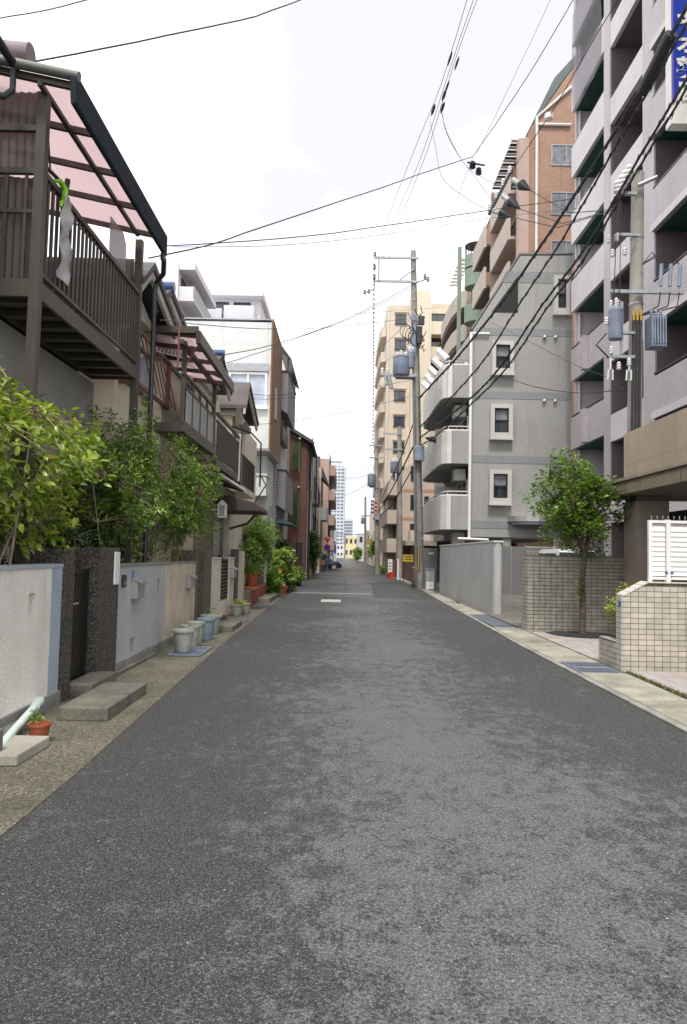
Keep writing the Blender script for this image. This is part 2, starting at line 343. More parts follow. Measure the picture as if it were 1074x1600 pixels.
def plant(name, label, cat, base, c, r, ntw, k, ls, mat, group=None, bark=None, seed=1, stems=4, stem_r=.02, parts=0, part_mat=None, twigs=.4, shell=.45, width=1., droop=.1, up=.8, spread=.9, crown='foliage', trunk=None, flat=False, roots=None):
    g = np.random.default_rng(seed); c = np.array(c); r = np.array(r); base = np.array(base)
    t = thing(name, label, cat, tuple(base), group)
    d = g.normal(size=(ntw, 3)); d /= np.linalg.norm(d, axis=1)[:, None]
    rad = (shell+(1-shell)*g.random(ntw)**.6)*lump(d, seed)
    tips = c+d*r*rad[:, None]
    mb = MB(); bark = bark or m_bark
    if trunk:
        th, tr = trunk; top = Vector(base)+Vector((g.normal(0, .04), g.normal(0, .04), th))
        mb.tube([Vector(base)-Vector((0, 0, .05)), Vector(base)+Vector((.015, .01, th*.35)), Vector(base)+Vector((-.01, 0, th*.7)), top], [tr*1.25, tr, tr*.93, tr*.8], 9)
        hubs = []
        for i in range(stems):
            a = 2*math.pi*i/stems+g.random(); e = Vector(c)+Vector((math.cos(a)*r[0]*.45, math.sin(a)*r[1]*.45, r[2]*(.1+.35*g.random())))
            mid = top.lerp(e, .5)+Vector((math.cos(a)*.03, math.sin(a)*.03, .06)); mb.tube([top-Vector((0, 0, .03)), mid, e], [tr*.6, tr*.42, tr*.2], 6); hubs += [mid, e, top]
    else:
        hubs = []
        for i in range(stems):
            o_ = Vector(base)+Vector((g.uniform(-.5, .5)*(roots or .15)*2*r[0], g.uniform(-1, 1)*(roots or .15)*r[1], -.03)); e = Vector(c)+Vector((g.uniform(-.5, .5)*r[0], g.uniform(-.7, .7)*r[1], g.uniform(-.1, .6)*r[2]))
            mid = o_.lerp(e, .5)+Vector((g.normal(0, .06)*r[0], g.normal(0, .1)*r[1], .05)); mb.tube([o_, mid, e], [stem_r, stem_r*.75, stem_r*.4], 6); hubs += [mid, e, mid.lerp(e, .5)]
    H = np.array([tuple(h) for h in hubs])
    for i in np.nonzero(g.random(ntw) < twigs)[0]:
        h = Vector(H[np.argmin(((H-tips[i])**2).sum(1)+g.random(len(H))*.15)]); e = Vector(tips[i])
        if (e-h).length > .75*max(r): continue
        m_ = h.lerp(e, .55)+Vector(g.normal(0, .025, 3))*(e-h).length
        mb.tube([h, m_, e], [stem_r*.4, stem_r*.28, stem_r*.13], 4)
    mb.build('trunk' if trunk else 'stems', bark, t, smooth=True, recalc=False)
    P = np.repeat(tips, k, 0); Dd = np.repeat(d, k, 0); n = len(P)
    a = np.tile(np.arange(k)*2.4, ntw)+np.repeat(g.random(ntw)*6.28, k)
    if flat: ax = np.tile((0, 0, 1.), (n, 1))
    else: ax = Dd*.6+np.array((0, 0, .7)); ax /= np.linalg.norm(ax, axis=1)[:, None]
    u = np.cross(ax, (0.31, .95, .05)); u /= np.linalg.norm(u, axis=1)[:, None]; v = np.cross(ax, u)
    D = ax*(.45+g.normal(0, .25, n))[:, None]+spread*(u*np.cos(a)[:, None]+v*np.sin(a)[:, None])-np.array((0, 0, droop))
    P = P-ax*(np.tile(np.arange(k)/k, ntw)*ls*1.1)[:, None]+g.normal(0, ls*.22, (n, 3))
    S = ls*(.65+.6*g.random(n))
    if parts:
        dist = np.linalg.norm(P-np.array((0, 0, 1.6)), axis=1); vis = (P[:, 0]/np.maximum(P[:, 1], .1) > -.50)
        o_ = np.argsort(dist-1000*vis-.0*S); sel = o_[:parts]; rest = np.setdiff1d(np.arange(n), sel)
        me = []
        for j in range(3):
            V = LV.copy(); V[:, 2] *= (.6, 1.3, 2.2)[j]; V[:, 1] *= width
            q = MB(); q.add([tuple(p) for p in V], LF); mm = unit_mesh('leaf', q, part_mat, smooth=True); me.append(mm)
        x, y, z = leaf_frames(D, up, seed)
        for q, i in enumerate(sel):
            mt = Matrix([[*(S[i]*np.array((x[i][a_], y[i][a_], z[i][a_]))), P[i][a_]] for a_ in range(3)]+[[0, 0, 0, 1]])
            inst('leaf', me[q % 3], t, mt)
        leaf_cloud(crown, P[rest], D[rest], S[rest], mat, t, seed, width, up, 'stuff')
    else: leaf_cloud(crown, P, D, S, mat, t, seed, width, up)
    return t

# ------------------------------------------------------------------ ground and road
def sheet(name, pts, z, mat, kind='structure'):
    me = bpy.data.meshes.new(name); me.from_pydata([(x, y, z) for x, y in pts], [], [tuple(range(len(pts)))]); me.materials.append(mat)
    o = bpy.data.objects.new(name, me); COL.objects.link(o); ORG[o.name] = Vector((0, 0, 0)); o['kind'] = kind; return o
sheet('ground', [(-900, -30), (900, -30), (900, 2500), (-900, 2500)], -.03, m_ground)
RL = [(-6, -1.86), (5, -1.86), (9, -1.97), (13, -2.06), (25, -2.17), (40, -2.2), (62, -2.2), (110, -1.9), (400, -2.5)]
RR = [(-6, 3.2), (13, 3.2), (19, 3.33), (25, 3.4), (34, 3.62), (62, 3.7), (110, 4.0), (400, 4.5)]
rd = sheet('road', [(x, y) for y, x in RR]+[(x, y) for y, x in RL[::-1]], 0, m_asph)
def rx(t, y): return float(np.interp(y, [a for a, b in t], [b for a, b in t]))
# gutter strip at the left
me = MB()
gy = [-6, 5, 9, 13, 25, 40, 62]
for a, b in zip(gy[:-1], gy[1:]):
    xa, xb = rx(RL, a), rx(RL, b)
    me.add([(-3.2, a, .006), (xa, a, .004), (xb, b, .004), (-3.2, b, .006)], [(0, 1, 2, 3)])
me.build('gutter_strip', m_gut)['kind'] = 'structure'
# faint old dash of white paint and a square patch in the tar further down
m_patch = M('patched_asphalt', (.058, .058, .06), .85, .15, 2, .25, 90, .4, 90)
m_line = M('worn_white_line', (.40, .40, .39), .7, .2, 9, .3, 60)
sheet('road_marking', [(-.72, 23.6), (-.06, 23.6), (-.06, 24.9), (-.72, 24.9)], .008, m_line)
sheet('asphalt_patch', [(1.2, 26.4), (3.0, 26.4), (3.2, 40), (1.5, 40)], .004, m_patch)
sheet('road_joint', [(.1, 30.), (.16, 30.), (.1, 47), (.04, 47)], .004, M('tar_seam', (.02, .02, .02), .7))
sheet('road_seam', [(-2.1, 28.6), (1.15, 28.9), (1.15, 29.15), (-2.1, 28.85)], .004, m_line)

# right kerb, drain covers and forecourt paving
kb = MB().add([(3.2,-6,-.012),(3.95,-6,-.012),(4.2,62,-.012),(3.6,62,-.012)],[(0,1,2,3)]).build("kerb", m_kerb); kb["kind"] = "structure"
y = -4.0
while y < 40:
    a = rx(RR, y)+.012; b = rx(RR, y+1.99)+.012
    MB().prism([(a, y+.006), (a+.10, y+.006), (b+.10, y+1.994), (b, y+1.994)], 'z', -.02, .022+.004*random.random()).build('kerb_stone', m_kerb, kb, bev=.006)
    y += 2.0
m_slab = [M('gutter_slab_a', (.33, .315, .26), .88, .22, 1.8, .25, 60, .35, 70, streak=.2), M('gutter_slab_b', (.29, .275, .225), .88, .22, 1.8, .25, 60, .35, 70, streak=.2)]
grates = [(5.7, 6.75), (10.05, 11.05), (16.2, 19.6), (24, 25), (30, 31)]
cuts = sorted([g for gr in grates for g in gr]+[-4, 2, 3.6, 4.9, 8.2, 12.9, 14.6, 21.4, 27, 33, 36, 40])
for i, (a, b) in enumerate(zip(cuts[:-1], cuts[1:])):
    xa, xb = rx(RR, a)+.118, rx(RR, b)+.118
    if (a, b) in grates:
        continue
    MB().prism([(xa, a+.008), (3.94, a+.008), (3.96, b-.008), (xb, b-.008)], 'z', -.02, .026).build('gutter_slab', m_slab[i % 2], kb, bev=.006)
def grate_cover(label, x0, x1, y0, y1, z, along=True, group=None):
    t = thing('drain_grate', label, 'drain grate', (x0, y0, z), group)
    mb = MB(); mb.box(x0, x1, y0, y0+.03, z, z+.02); mb.box(x0, x1, y1-.03, y1, z, z+.02); mb.box(x0, x0+.03, y0+.03, y1-.03, z, z+.02); mb.box(x1-.03, x1, y0+.03, y1-.03, z, z+.02)
    mb.box(x0+.03, x1-.03, y0+.03, y1-.03, z-.004, z+.004)
    mb.build('grate_frame', m_grate, t)
    n = int((x1-x0-.06)/.035)
    slats('grate_bar', t, m_grate, (.018, y1-y0-.06, .012), [(x0+.03+(x1-x0-.06)*(k+.5)/n, (y0+y1)/2, z+.012) for k in range(n)])
    m = int((y1-y0)/.5)
    for k in range(1, m): box('grate_divider', m_pale, t, x0+.03, x1-.03, y0+(y1-y0)*k/m-.012, y0+(y1-y0)*k/m+.012, z+.0185, z+.0225)
    return t
grate_cover('blue grey drain grate at the right kerb in the foreground before the nearest tiled wall', 3.34, 3.92, 5.7, 6.75, .004)
grate_cover('blue grey drain grate at right kerb in front of the low tiled planter', 3.34, 3.92, 10.05, 11.05, .004)
grate_cover('long blue grey drain grate at right kerb where the grey garage wall begins', 3.46, 3.92, 16.2, 19.6, .004)
grate_cover('blue grey drain grate under the front plastic pot at the left wall', -2.62, -2.12, 10.9, 11.9, .012)
grate_cover('blue grey drain grate at left road edge beyond the low step with plant pots', -2.56, -2.2, 15.6, 16.9, .012)
grate_cover('blue grey drain grate at left road edge before the brick porch steps', -2.56, -2.22, 20.6, 21.8, .012)
fc = sheet('forecourt', [(3.955, -6), (30, -6), (30, 33), (3.955, 33)], .004, M('forecourt_bed', (.10, .09, .08), .9, .2, 2))
m_pav = M('pinkish_paver', (.36, .325, .31), .85, .08, 2, .14, 70, .25, 80, island=.12)
pv = unit_mesh('paver', B(-.147, .147, -.147, .147, 0, .034), m_pav, bev=.004)
for i in range(9):
    for j in range(12):
        inst('paver', pv, fc, Matrix.Translation((4.12+.3*i, 6.75+.3*j, .003*random.random())))
for i in range(9):
    for j in range(14):
        inst('paver', pv, fc, Matrix.Translation((4.12+.3*i, 11.15+.3*j, .003*random.random()+.002)))
sheet('driveway', [(3.96, 15.6), (9.2, 15.6), (9.2, 31), (3.96, 31)], .03, M('driveway_concrete', (.15, .14, .128), .9, .2, 1, .2, 60, .3, 70))
# moss and grass in the joint between gutter and paving
P = np.array([(3.975+random.uniform(-.02, .035), random.uniform(5.5, 10.1), .02) for _ in range(2200)])
g_ = MB()
mg = leafmat('joint_grass', (.07, .085, .018), (.13, .14, .03))
for p in P:
    h = random.uniform(.02, .06); a = random.uniform(0, 6.28); dx, dy = math.cos(a)*.008, math.sin(a)*.008
    g_.add([(p[0]-dx, p[1]-dy, p[2]), (p[0]+dx, p[1]+dy, p[2]), (p[0]+random.uniform(-.03, .03), p[1]+random.uniform(-.03, .03), p[2]+h)], [(0, 1, 2)])
o = g_.build('joint_grass', mg, recalc=False); o['kind'] = 'stuff'; tag(o, 'thin green moss and grass in the joint between gutter and paving', 'grass')

# ------------------------------------------------------------------ left garden walls
gw = thing('garden_wall', 'white stuccoed garden wall with pale blue end band and a narrow slot, nearest on the left', 'wall', (-2.9, 2, 0))
mb = MB()    # wall body with a real slot through its face
for a, b, z0, z1 in ((-3, 6.66, .14, 1.40), (6.80, 7.17, .14, 1.40), (6.66, 6.80, .14, .93), (6.66, 6.80, 1.17, 1.40)): mb.box(-3.06, -2.9, a, b, z0, z1)
mb.build('wall_body', m_stw, gw)
box('slot_back', m_stw, gw, -3.055, -2.99, 6.661, 6.799, .931, 1.169)
box('blue_band', m_blu, gw, -3.06, -2.894, 7.17, 7.42, .14, 1.4)
box('wall_cap', m_blu, gw, -3.08, -2.885, -3, 7.42, 1.4, 1.435)
box('plinth', m_plinth, gw, -3.08, -2.872, -3, 7.45, -.02, .14)
gw = thing('garden_wall', 'blue grey garden wall with a steel mailbox, between dark gate pillar and cream wall', 'wall', (-2.9, 9.26, 0))
mb = MB()
for a, b, z0, z1 in ((9.26, 9.92, .14, 1.37), (10.16, 11.24, .14, 1.37), (11.38, 11.69, .14, 1.37), (9.92, 10.16, .38, 1.37), (11.24, 11.38, .14, .92), (11.24, 11.38, 1.15, 1.37), (9.92, 10.16, .14, .17)): mb.box(-3.06, -2.9, a, b, z0, z1)
mb.build('wall_body', m_stb, gw)
box('slot_back', m_stb, gw, -3.055, -2.99, 11.241, 11.379, .921, 1.149); box('slot_back', m_stb, gw, -3.055, -2.99, 9.921, 10.159, .171, .379)
box('wall_cap', m_kerb, gw, -3.08, -2.885, 9.265, 11.695, 1.37, 1.40)
box('plinth', m_plinth, gw, -3.08, -2.868, 9.23, 14.16, -.02, .14)
gw = thing('garden_wall', 'stained cream plaster garden wall with a mailbox, behind the row of plastic pots', 'wall', (-2.9, 11.7, 0))
mb = MB()
for a, b, z0, z1 in ((11.695, 12.07, .14, 1.37), (12.19, 13.85, .14, 1.37), (13.85, 13.98, .34, 1.37), (13.85, 13.98, .14, .2), (13.98, 14.14, .14, 1.37), (12.07, 12.19, .14, .92), (12.07, 12.19, 1.14, 1.37)): mb.box(-3.06, -2.902, a, b, z0, z1)
mb.build('wall_body', m_crm, gw)
box('slot_back', m_crm, gw, -3.055, -2.99, 12.071, 12.189, .921, 1.139); box('slot_back', m_blk, gw, -3.055, -2.97, 13.851, 13.979, .201, .339)
box('wall_cap', m_kerb, gw, -3.08, -2.887, 11.70, 14.14, 1.37, 1.395)
# curb at the foot of the wall
o = MB().prism([(-2.87, 5.75), (-2.74, 5.75), (-2.74, 6.55), (-2.87, 6.6)], 'z', 0, .07).build('kerb_block', m_concw, bev=.012); tag(o, 'short mossy concrete kerb block at the wall foot beside the drain pipe', 'kerb block')
o = B(-2.865, -2.80, 8.3, 11.0, .0, .05).build('foot_kerb', m_concw, bev=.01); tag(o, 'thin concrete kerb along the foot of the blue grey wall', 'kerb')

def gate_pillar(label, x0, x1, y0, y1, z1, mat, z0=-.02):
    t = thing('gate_pillar', label, 'gate pillar', (x1, y0, 0)); box('pillar_body', mat, t, x0, x1, y0, y1, z0, z1, bev=.008); return t
gate_pillar('dark pebble dashed gate pillar at the end of the white wall, nearer of the pair', -3.3, -2.88, 7.425, 7.72, 1.585, m_peb)
gate_pillar('dark pebble dashed gate pillar with white nameplate beside the blue grey wall', -3.2, -2.88, 8.52, 9.255, 1.61, m_peb, .0)
t = thing('nameplate', 'narrow white nameplate fixed on the dark gate pillar beside the mailbox wall', 'nameplate', (-2.87, 9.1, 1.3))
box('plate', m_white, t, -2.88, -2.864, 9.03, 9.22, 1.15, 1.56, bev=.003)
def sheet_text(s, parent, mat, size, mtx, name='lettering', ext=.003, bold=0):
    c = bpy.data.curves.new('txt', 'FONT'); c.body = s; c.size = size; c.align_x = 'CENTER'; c.align_y = 'CENTER'; c.extrude = ext; c.offset = bold
    o = bpy.data.objects.new('txt', c); COL.objects.link(o); bpy.context.view_layer.update()
    me = bpy.data.meshes.new_from_object(o.evaluated_get(bpy.context.evaluated_depsgraph_get())); bpy.data.objects.remove(o)
    me.materials.clear(); me.materials.append(mat); me.transform(mtx); me.transform(Matrix.Translation(-ORG[parent.name]))
    q = bpy.data.objects.new(name, me); COL.objects.link(q); q.parent = parent; ORG[q.name] = ORG[parent.name]; return q
def face_x(x, y, z): return Matrix.Translation((x, y, z)) @ Euler((R(90), 0, R(90))).to_matrix().to_4x4()    # reads from the street, on a wall facing +x
def face_y(x, y, z): return Matrix.Translation((x, y, z)) @ Euler((R(90), 0, 0)).to_matrix().to_4x4()         # reads from the camera, on a wall facing -y
# gate
def slat_gate(label, x, y0, y1, z1, n):
    t = thing('metal_gate', label, 'gate', (x, y0, 0))
    mb = MB(); mb.box(x-.02, x+.02, y0, y0+.04, .12, z1); mb.box(x-.02, x+.02, y1-.04, y1, .12, z1); mb.box(x-.02, x+.02, y0+.04, y1-.04, z1-.05, z1); mb.box(x-.02, x+.02, y0+.04, y1-.04, .12, .18)
    mb.build('gate_frame', m_blk, t)
    slats('gate_slat', t, m_blk, (.016, (y1-y0-.08)/n*.86, z1-.24), [(x, y0+.04+(y1-y0-.08)*(k+.5)/n, .18+(z1-.24)/2) for k in range(n)])
    mb = MB(); mb.box(x+.02, x+.07, y0+.1, y0+.13, .97, 1.0); mb.tube([(x+.07, y0+.06, .985), (x+.07, y0+.3, .985)], .012, 8); mb.build('handle', m_steel, t)
    return t
slat_gate('black metal slat gate with steel handle between the dark gate pillars', -3.02, 7.74, 8.5, 1.36, 8)
# mailboxes
def mailbox(label, x, y0, y1, z0, z1, tall=.3):
    t = thing('mailbox', label, 'mailbox', (x, y0, z0))
    MB().prism([(x, z0), (x+.09, z0), (x+.09, z1-.06), (x, z1)], 'y', y0, y1).build('box_body', m_steel, t, bev=.004)
    MB().prism([(x-.002, z1+.006), (x+.13, z1-.055), (x+.13, z1-.085), (x+.122, z1-.085), (x+.118, z1-.06), (x-.002, z1-.004)], 'y', y0-.012, y1+.012).build('lid', m_steel, t)
    return t
mailbox('steel mailbox with sloping lid on the blue grey garden wall', -2.9, 9.86, 10.22, .92, 1.2)
mailbox('steel mailbox with sloping lid on the stained cream wall above the pots', -2.9, 13.32, 13.7, .9, 1.16)
mailbox('small steel mailbox on the cream wall beside the louvred opening', -2.86, 18.3, 18.75, .93, 1.2)
t = thing('intercom', 'small dark intercom box on the blue grey wall left of the mailbox', 'intercom', (-2.9, 9.45, 1.1))
box('intercom_body', m_alud, t, -2.9, -2.87, 9.42, 9.56, 1.1, 1.26, bev=.004); box('button', m_steel, t, -2.871, -2.865, 9.47, 9.51, 1.13, 1.17)
o = B(-2.9, -2.893, 9.86, 9.98, 1.2, 1.3).build('blue_plate', M('blue_plate_paint', (.08, .2, .45), .5)); tag(o, 'tiny blue address plate just above the mailbox on the blue grey wall', 'address plate')
# steps and slabs
o = B(-2.61, -2.15, 6.72, 8.05, .0, .13).build('entrance_step', m_concw, bev=.015); tag(o, 'broad concrete entrance step on the gutter in front of the black gate', 'step')
o = B(-2.95, -2.66, 7.74, 8.6, .0, .15).build('gate_sill', m_concw, bev=.012); tag(o, 'concrete sill step set directly under the black slat gate', 'step')
o = MB().prism([(-2.62, 5.28), (-2.34, 5.30), (-2.33, 5.86), (-2.62, 5.86)], 'z', .005, .09).build('stone_slab', m_pale, bev=.012); tag(o, 'small square concrete slab lying in front of the terracotta pot', 'slab')
t = thing('planter_trough', 'dark concrete planter trough at the extreme left edge of the gutter', 'planter', (-2.8, 4.6, 0))
mb = MB(); x0, x1, y0, y1 = -2.86, -2.5, 4.2, 5.42
mb.box(x0, x0+.05, y0, y1, 0, .25); mb.box(x1-.05, x1, y0, y1, 0, .25); mb.box(x0+.05, x1-.05, y0, y0+.05, 0, .25); mb.box(x0+.05, x1-.05, y1-.05, y1, 0, .25); mb.build('trough', m_concw, t, bev=.008)
box('soil', m_soil, t, x0+.05, x1-.05, y0+.05, y1-.05, 0.01, .2)
t = thing('drain_pipe', 'pale green drain pipe sloping out of the plinth of the white wall', 'pipe', (-2.86, 6.2, .1))
MB().tube([(-2.86, 6.86, .125), (-2.55, 5.42, .085)], .034, 14).build('pipe', m_pvc, t, smooth=True)
MB().tube([(-2.885, 6.97, .128), (-2.835, 6.74, .122)], .046, 14).build('pipe_collar', m_pvc, t, smooth=True)
# pots
def pot(name, label, x, y, z, r, h, mat, group=None, n=26, ribs=False):
    t = thing(name, label, 'plant pot', (x, y, z), group)
    prof = [(r*.66, z), (r*.70, z+.012), (r*.93, z+h*.9), (r*.95, z+h*.9), (r*1.04, z+h*.905), (r*1.05, z+h), (r*.93, z+h), (r*.90, z+h*.88)]
    MB().lathe(x, y, prof, n).build('pot_body', mat, t, smooth=True)
    MB().lathe(x, y, [(r*.80, z+h*.78), (r*.91, z+h*.86)], n).build('soil', m_soil, t)
    return t
pot('plant_pot', 'pale grey plastic plant pot standing on the drain grate, front one of the row', -2.45, 11.2, .035, .168, .34, m_ppot)
p2 = pot('plant_pot', 'pale grey plastic plant pot with green seedlings, second of the row at the cream wall', -2.5, 11.95, .01, .165, .36, m_ppot)
p3 = dup(p2, (-2.53, 12.5, .01), .4, 'pale grey plastic pot in mid row, behind the pot with seedlings')
pot('plant_pot', 'blue grey plastic plant pot in the row along the cream wall', -2.44, 13.0, .01, .165, .38, m_bpot)
pot('plant_pot', 'wide pale grey pot with one green shoot, farthest of the row by the cream wall', -2.52, 13.9, .01, .2, .36, m_ppot)
lm_y = leafmat('yellowgreen_leaf', (.16, .24, .03), (.31, .38, .06), (.40, .33, .07))
lm_g = leafmat('fresh_green_leaf', (.07, .15, .02), (.17, .27, .04))
lm_d = leafmat('dark_green_leaf', (.025, .055, .018), (.07, .12, .03))
lm_m = leafmat('mid_green_leaf', (.065, .15, .018), (.20, .31, .038), (.29, .32, .055))
plant('seedling', 'tiny green seedlings growing in the second grey pot of the row', 'seedling', (-2.5, 11.95, .3), (-2.5, 11.95, .36), (.1, .1, .03), 30, 3, .03, lm_g, seed=3, stems=3, stem_r=.003, twigs=.2)
plant('seedling', 'single upright green shoot in the farthest pot of the row', 'seedling', (-2.58, 13.85, .32), (-2.58, 13.85, .45), (.03, .03, .12), 8, 2, .1, lm_g, seed=4, stems=2, stem_r=.005, twigs=.3, width=.5)
pot('plant_pot', 'small terracotta pot with a seedling under the pale green drain pipe', -2.46, 5.96, .012, .092, .15, m_terra)
plant('seedling', 'thin leafy seedling growing in the small terracotta pot', 'seedling', (-2.46, 5.96, .13), (-2.49, 5.97, .22), (.06, .06, .07), 14, 2, .045, lm_g, seed=5, stems=2, stem_r=.003, twigs=.6)
pot('plant_pot', 'small grey pot of yellow green leaves at the dark gate post, nearer of two', -2.62, 17.9, .01, .17, .28, m_ppot)
pot('plant_pot', 'small grey pot tucked behind its yellow leaved neighbour at the dark gate post', -2.5, 18.5, .01, .15, .27, m_ppot)
plant('potted_plant', 'yellow green variegated plant in the small grey pot by the gate post', 'plant', (-2.6, 18.0, .25), (-2.58, 18.1, .33), (.2, .35, .1), 50, 4, .09, leafmat('variegated_leaf', (.30, .30, .07), (.5, .46, .16)), seed=6, stems=3, stem_r=.004, twigs=.2, width=.6)
# second gate and its pillars
gate_pillar('brown pebble dashed pillar at the end of the stained cream wall', -3.5, -2.9, 14.15, 14.42, 1.6, m_pebb)
gate_pillar('broad brown pebble dashed pillar before the louvred cream wall', -3.3, -2.89, 15.0, 15.8, 1.6, m_pebb)
slat_gate('dark slat gate set back between the two brown pebble dashed pillars', -3.05, 14.44, 14.98, 1.4, 6)
o = B(-2.72, -2.16, 14.3, 15.6, .0, .12).build('entrance_step', m_concw, bev=.015); tag(o, 'low concrete step at the road edge just beyond the plastic pots', 'step')
o = B(-2.9, -2.55, 15.2, 15.95, .0, .2).build('entrance_step', m_peb, bev=.015); tag(o, 'dark pebbly block step against the brown pillar behind the low concrete step', 'step')
# cream wall with louvre
gw = thing('garden_wall', 'clean cream garden wall with a tall dark louvred opening', 'wall', (-2.9, 15.8, 0))
mb = MB()
for a, b, z0, z1 in ((15.81, 16.9, -.02, 1.42), (18.15, 18.95, -.02, 1.42), (16.9, 18.15, -.02, .40)): mb.box(-3.02, -2.87, a, b, z0, z1)
mb.build('wall_body', m_crm2, gw)
box('wall_cap', m_off, gw, -3.03, -2.855, 15.81, 16.9, 1.42, 1.45); box('wall_cap', m_off, gw, -3.03, -2.855, 18.15, 18.95, 1.42, 1.45)
mb = MB(); mb.box(-2.98, -2.9, 16.9, 16.95, .4, 1.42); mb.box(-2.98, -2.9, 18.1, 18.15, .4, 1.42); mb.box(-2.98, -2.9, 16.95, 18.1, 1.37, 1.42); mb.build('louvre_frame', m_alu, gw)
slats('louvre_blade', gw, m_alu, (.07, 1.15, .014), [(-2.94, 17.525, .44+.085*k) for k in range(11)], Euler((0, R(35), 0)))
box('louvre_back', m_blk, gw, -3.01, -2.985, 16.96, 18.09, .41, 1.40)
o = B(-3.0, -2.84, 19.05, 19.5, 0, 1.66).build('gate_post', m_alu, bev=.01); tag(o, 'tall dark brown metal gate post between the two cream wall pieces', 'gate post')
o = B(-3.05, -2.87, 19.8, 20.85, -.02, 1.6).build('gate_pillar', m_crm2, bev=.01); tag(o, 'smooth cream gate pillar beside the brick porch steps', 'gate pillar')
# brick porch
t = thing('brick_porch', 'red brick porch steps with plants behind the cream gate pillar', 'porch', (-3.0, 21.4, 0))
box('porch_core', m_mort, t, -3.6, -2.66, 20.92, 25.0, 0, .50)
me = unit_mesh('brick', B(-.012, .012, -.105, .105, -.035, .035), m_redbr, bev=.003); mt = unit_mesh('brick', B(-.105, .105, -.05, .05, -.012, .012), m_redbr, bev=.003)
for j in range(6):
    for k in range(18): inst('brick', me, t, Matrix.Translation((-2.655, 21.04+.222*k+(.11 if j % 2 else 0)-.05, .045+.08*j)))
for i in range(4):
    for k in range(18): inst('brick', mt, t, Matrix.Translation((-2.78-.22*i, 21.0+.115*k*2, .502)))
o = B(-2.64, -2.27, 22.4, 25.4, 0, .17).build('entrance_step', m_concw, bev=.015); tag(o, 'concrete step in front of the red brick porch, before the hydrangeas', 'step')
gw = thing('garden_wall', 'brown rendered low wall behind the red potted grass on the porch', 'wall', (-2.9, 25, 0))
box('wall_body', M('brown_render', (.22, .18, .15), .9, .1, 3), gw, -3.6, -2.72, 25.02, 25.3, 0, 1.45); box('wall_end', m_crm2, gw, -2.75, -2.68, 25.0, 25.32, 0, 1.47)
pot('plant_pot', 'large red terracotta pot of grassy leaves standing on the brick porch', -2.85, 22.6, .51, .23, .42, m_terra)
plant('potted_grass', 'arching grassy plant in the large red pot on the brick porch', 'plant', (-2.85, 22.6, .9), (-2.85, 22.6, 1.05), (.42, .5, .22), 90, 3, .24, lm_g, seed=9, stems=4, stem_r=.004, twigs=.2, width=.25, up=.4)
o = B(-2.86, -2.68, 26.2, 26.6, 0, 1.75).build('gate_post', m_alud, bev=.01); tag(o, 'dark slate gate post rising between porch shrub and hydrangeas', 'gate post')

# pale grit scattered on the tar and along the kerbs
mb = MB(); gg = np.random.default_rng(77)
for k in range(520):
    yy = 3+gg.random()**1.6*22; xx = -1.8+gg.random()*4.9 if k % 2 else (3.12+gg.random()*.1 if k % 4 else -1.95-gg.random()*.6); q = .002+.0035*gg.random()
    a = gg.random(3); mb.add([(xx-q, yy-q*a[0], .006), (xx+q, yy-q, .006), (xx+q*a[1], yy+q, .006), (xx, yy, .006+q)], [(0, 1, 3), (1, 2, 3), (2, 0, 3)])
o = mb.build('grit', M('pale_grit', (.42, .40, .36), .9), recalc=False); o['kind'] = 'stuff'; tag(o, 'scattered pale grit and small stones on the asphalt', 'grit')

# ------------------------------------------------------------------ left: near house with the aluminium balcony
m_tileroof = M('dark_roof_tile', (.07, .07, .075), .6, .15, 6)
m_bluetile = M('blue_glazed_tile', (.03, .07, .17), .18, .15, 6)
h = thing('house', 'grey stuccoed house with a bronze aluminium balcony under pink roof panels, nearest on the left', 'house', (-3.84, 9, 0))
B(-9.5, -3.84, 1.0, 10.75, -.05, 4.1).build('wall', m_gryst, h); box('upper_wall', m_gryst, h, -9.5, -4.7, 1.0, 10.75, 4.1, 6.75); box('upper_wall', m_gryst, h, -4.7, -3.84, 1.0, 6.8, 4.1, 6.35)
mb = MB(); mb.prism([(-3.5, 6.40), (-3.5, 6.5), (-6.6, 7.7), (-9.9, 6.5), (-9.9, 6.36)], 'y', .6, 6.5); rf = mb.build('roof', m_tileroof, h)
MB().tube([(-3.4, .6, 6.47), (-3.4, 6.95, 6.42)], .045, 12).build('roof_gutter', m_alud, rf, smooth=True)
MB().tube([(-3.95, 7.3, 6.84), (-3.42, 7.3, 6.80)], .12, 16).build('ridge_tile', M('mauve_ridge_tile', (.22, .17, .19), .6), rf, smooth=True)
MB().tube([(-3.4, 6.9, 6.40), (-3.4, 6.9, 6.15), (-3.42, 6.75, 5.98), (-3.5, 6.4, 5.8)], .03, 10).build('downpipe', m_alud, rf, smooth=True)
window(h, '+x', -4.7, 7.2, 8.4, 4.45, 6.1, m_alu, m_glass); window(h, '+x', -4.7, 8.7, 10.3, 4.45, 6.1, m_alu, m_curt)
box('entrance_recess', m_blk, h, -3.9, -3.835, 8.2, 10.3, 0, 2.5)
slats('lattice_slat', h, m_alu, (.03, .05, 2.3), [(-3.80, 8.3+.16*k, 1.25) for k in range(13)])
box('porch_post', m_off, h, -3.83, -3.75, 8.0, 8.12, 0, 2.55)
pr = box('brick_pier', m_mort, h, -3.84, -3.62, 10.42, 10.72, 0, 2.3)
for j in range(28):
    for k in range(2): box('brick', m_redbr, pr, -3.846+.115*k, -3.738+.115*k, 10.408, 10.43, .02+.08*j, .09+.08*j) if j > 6 else None
bal = MB()
Z0, Z1, XO, YA, YB = 4.16, 5.47, -3.15, 7.1, 10.62
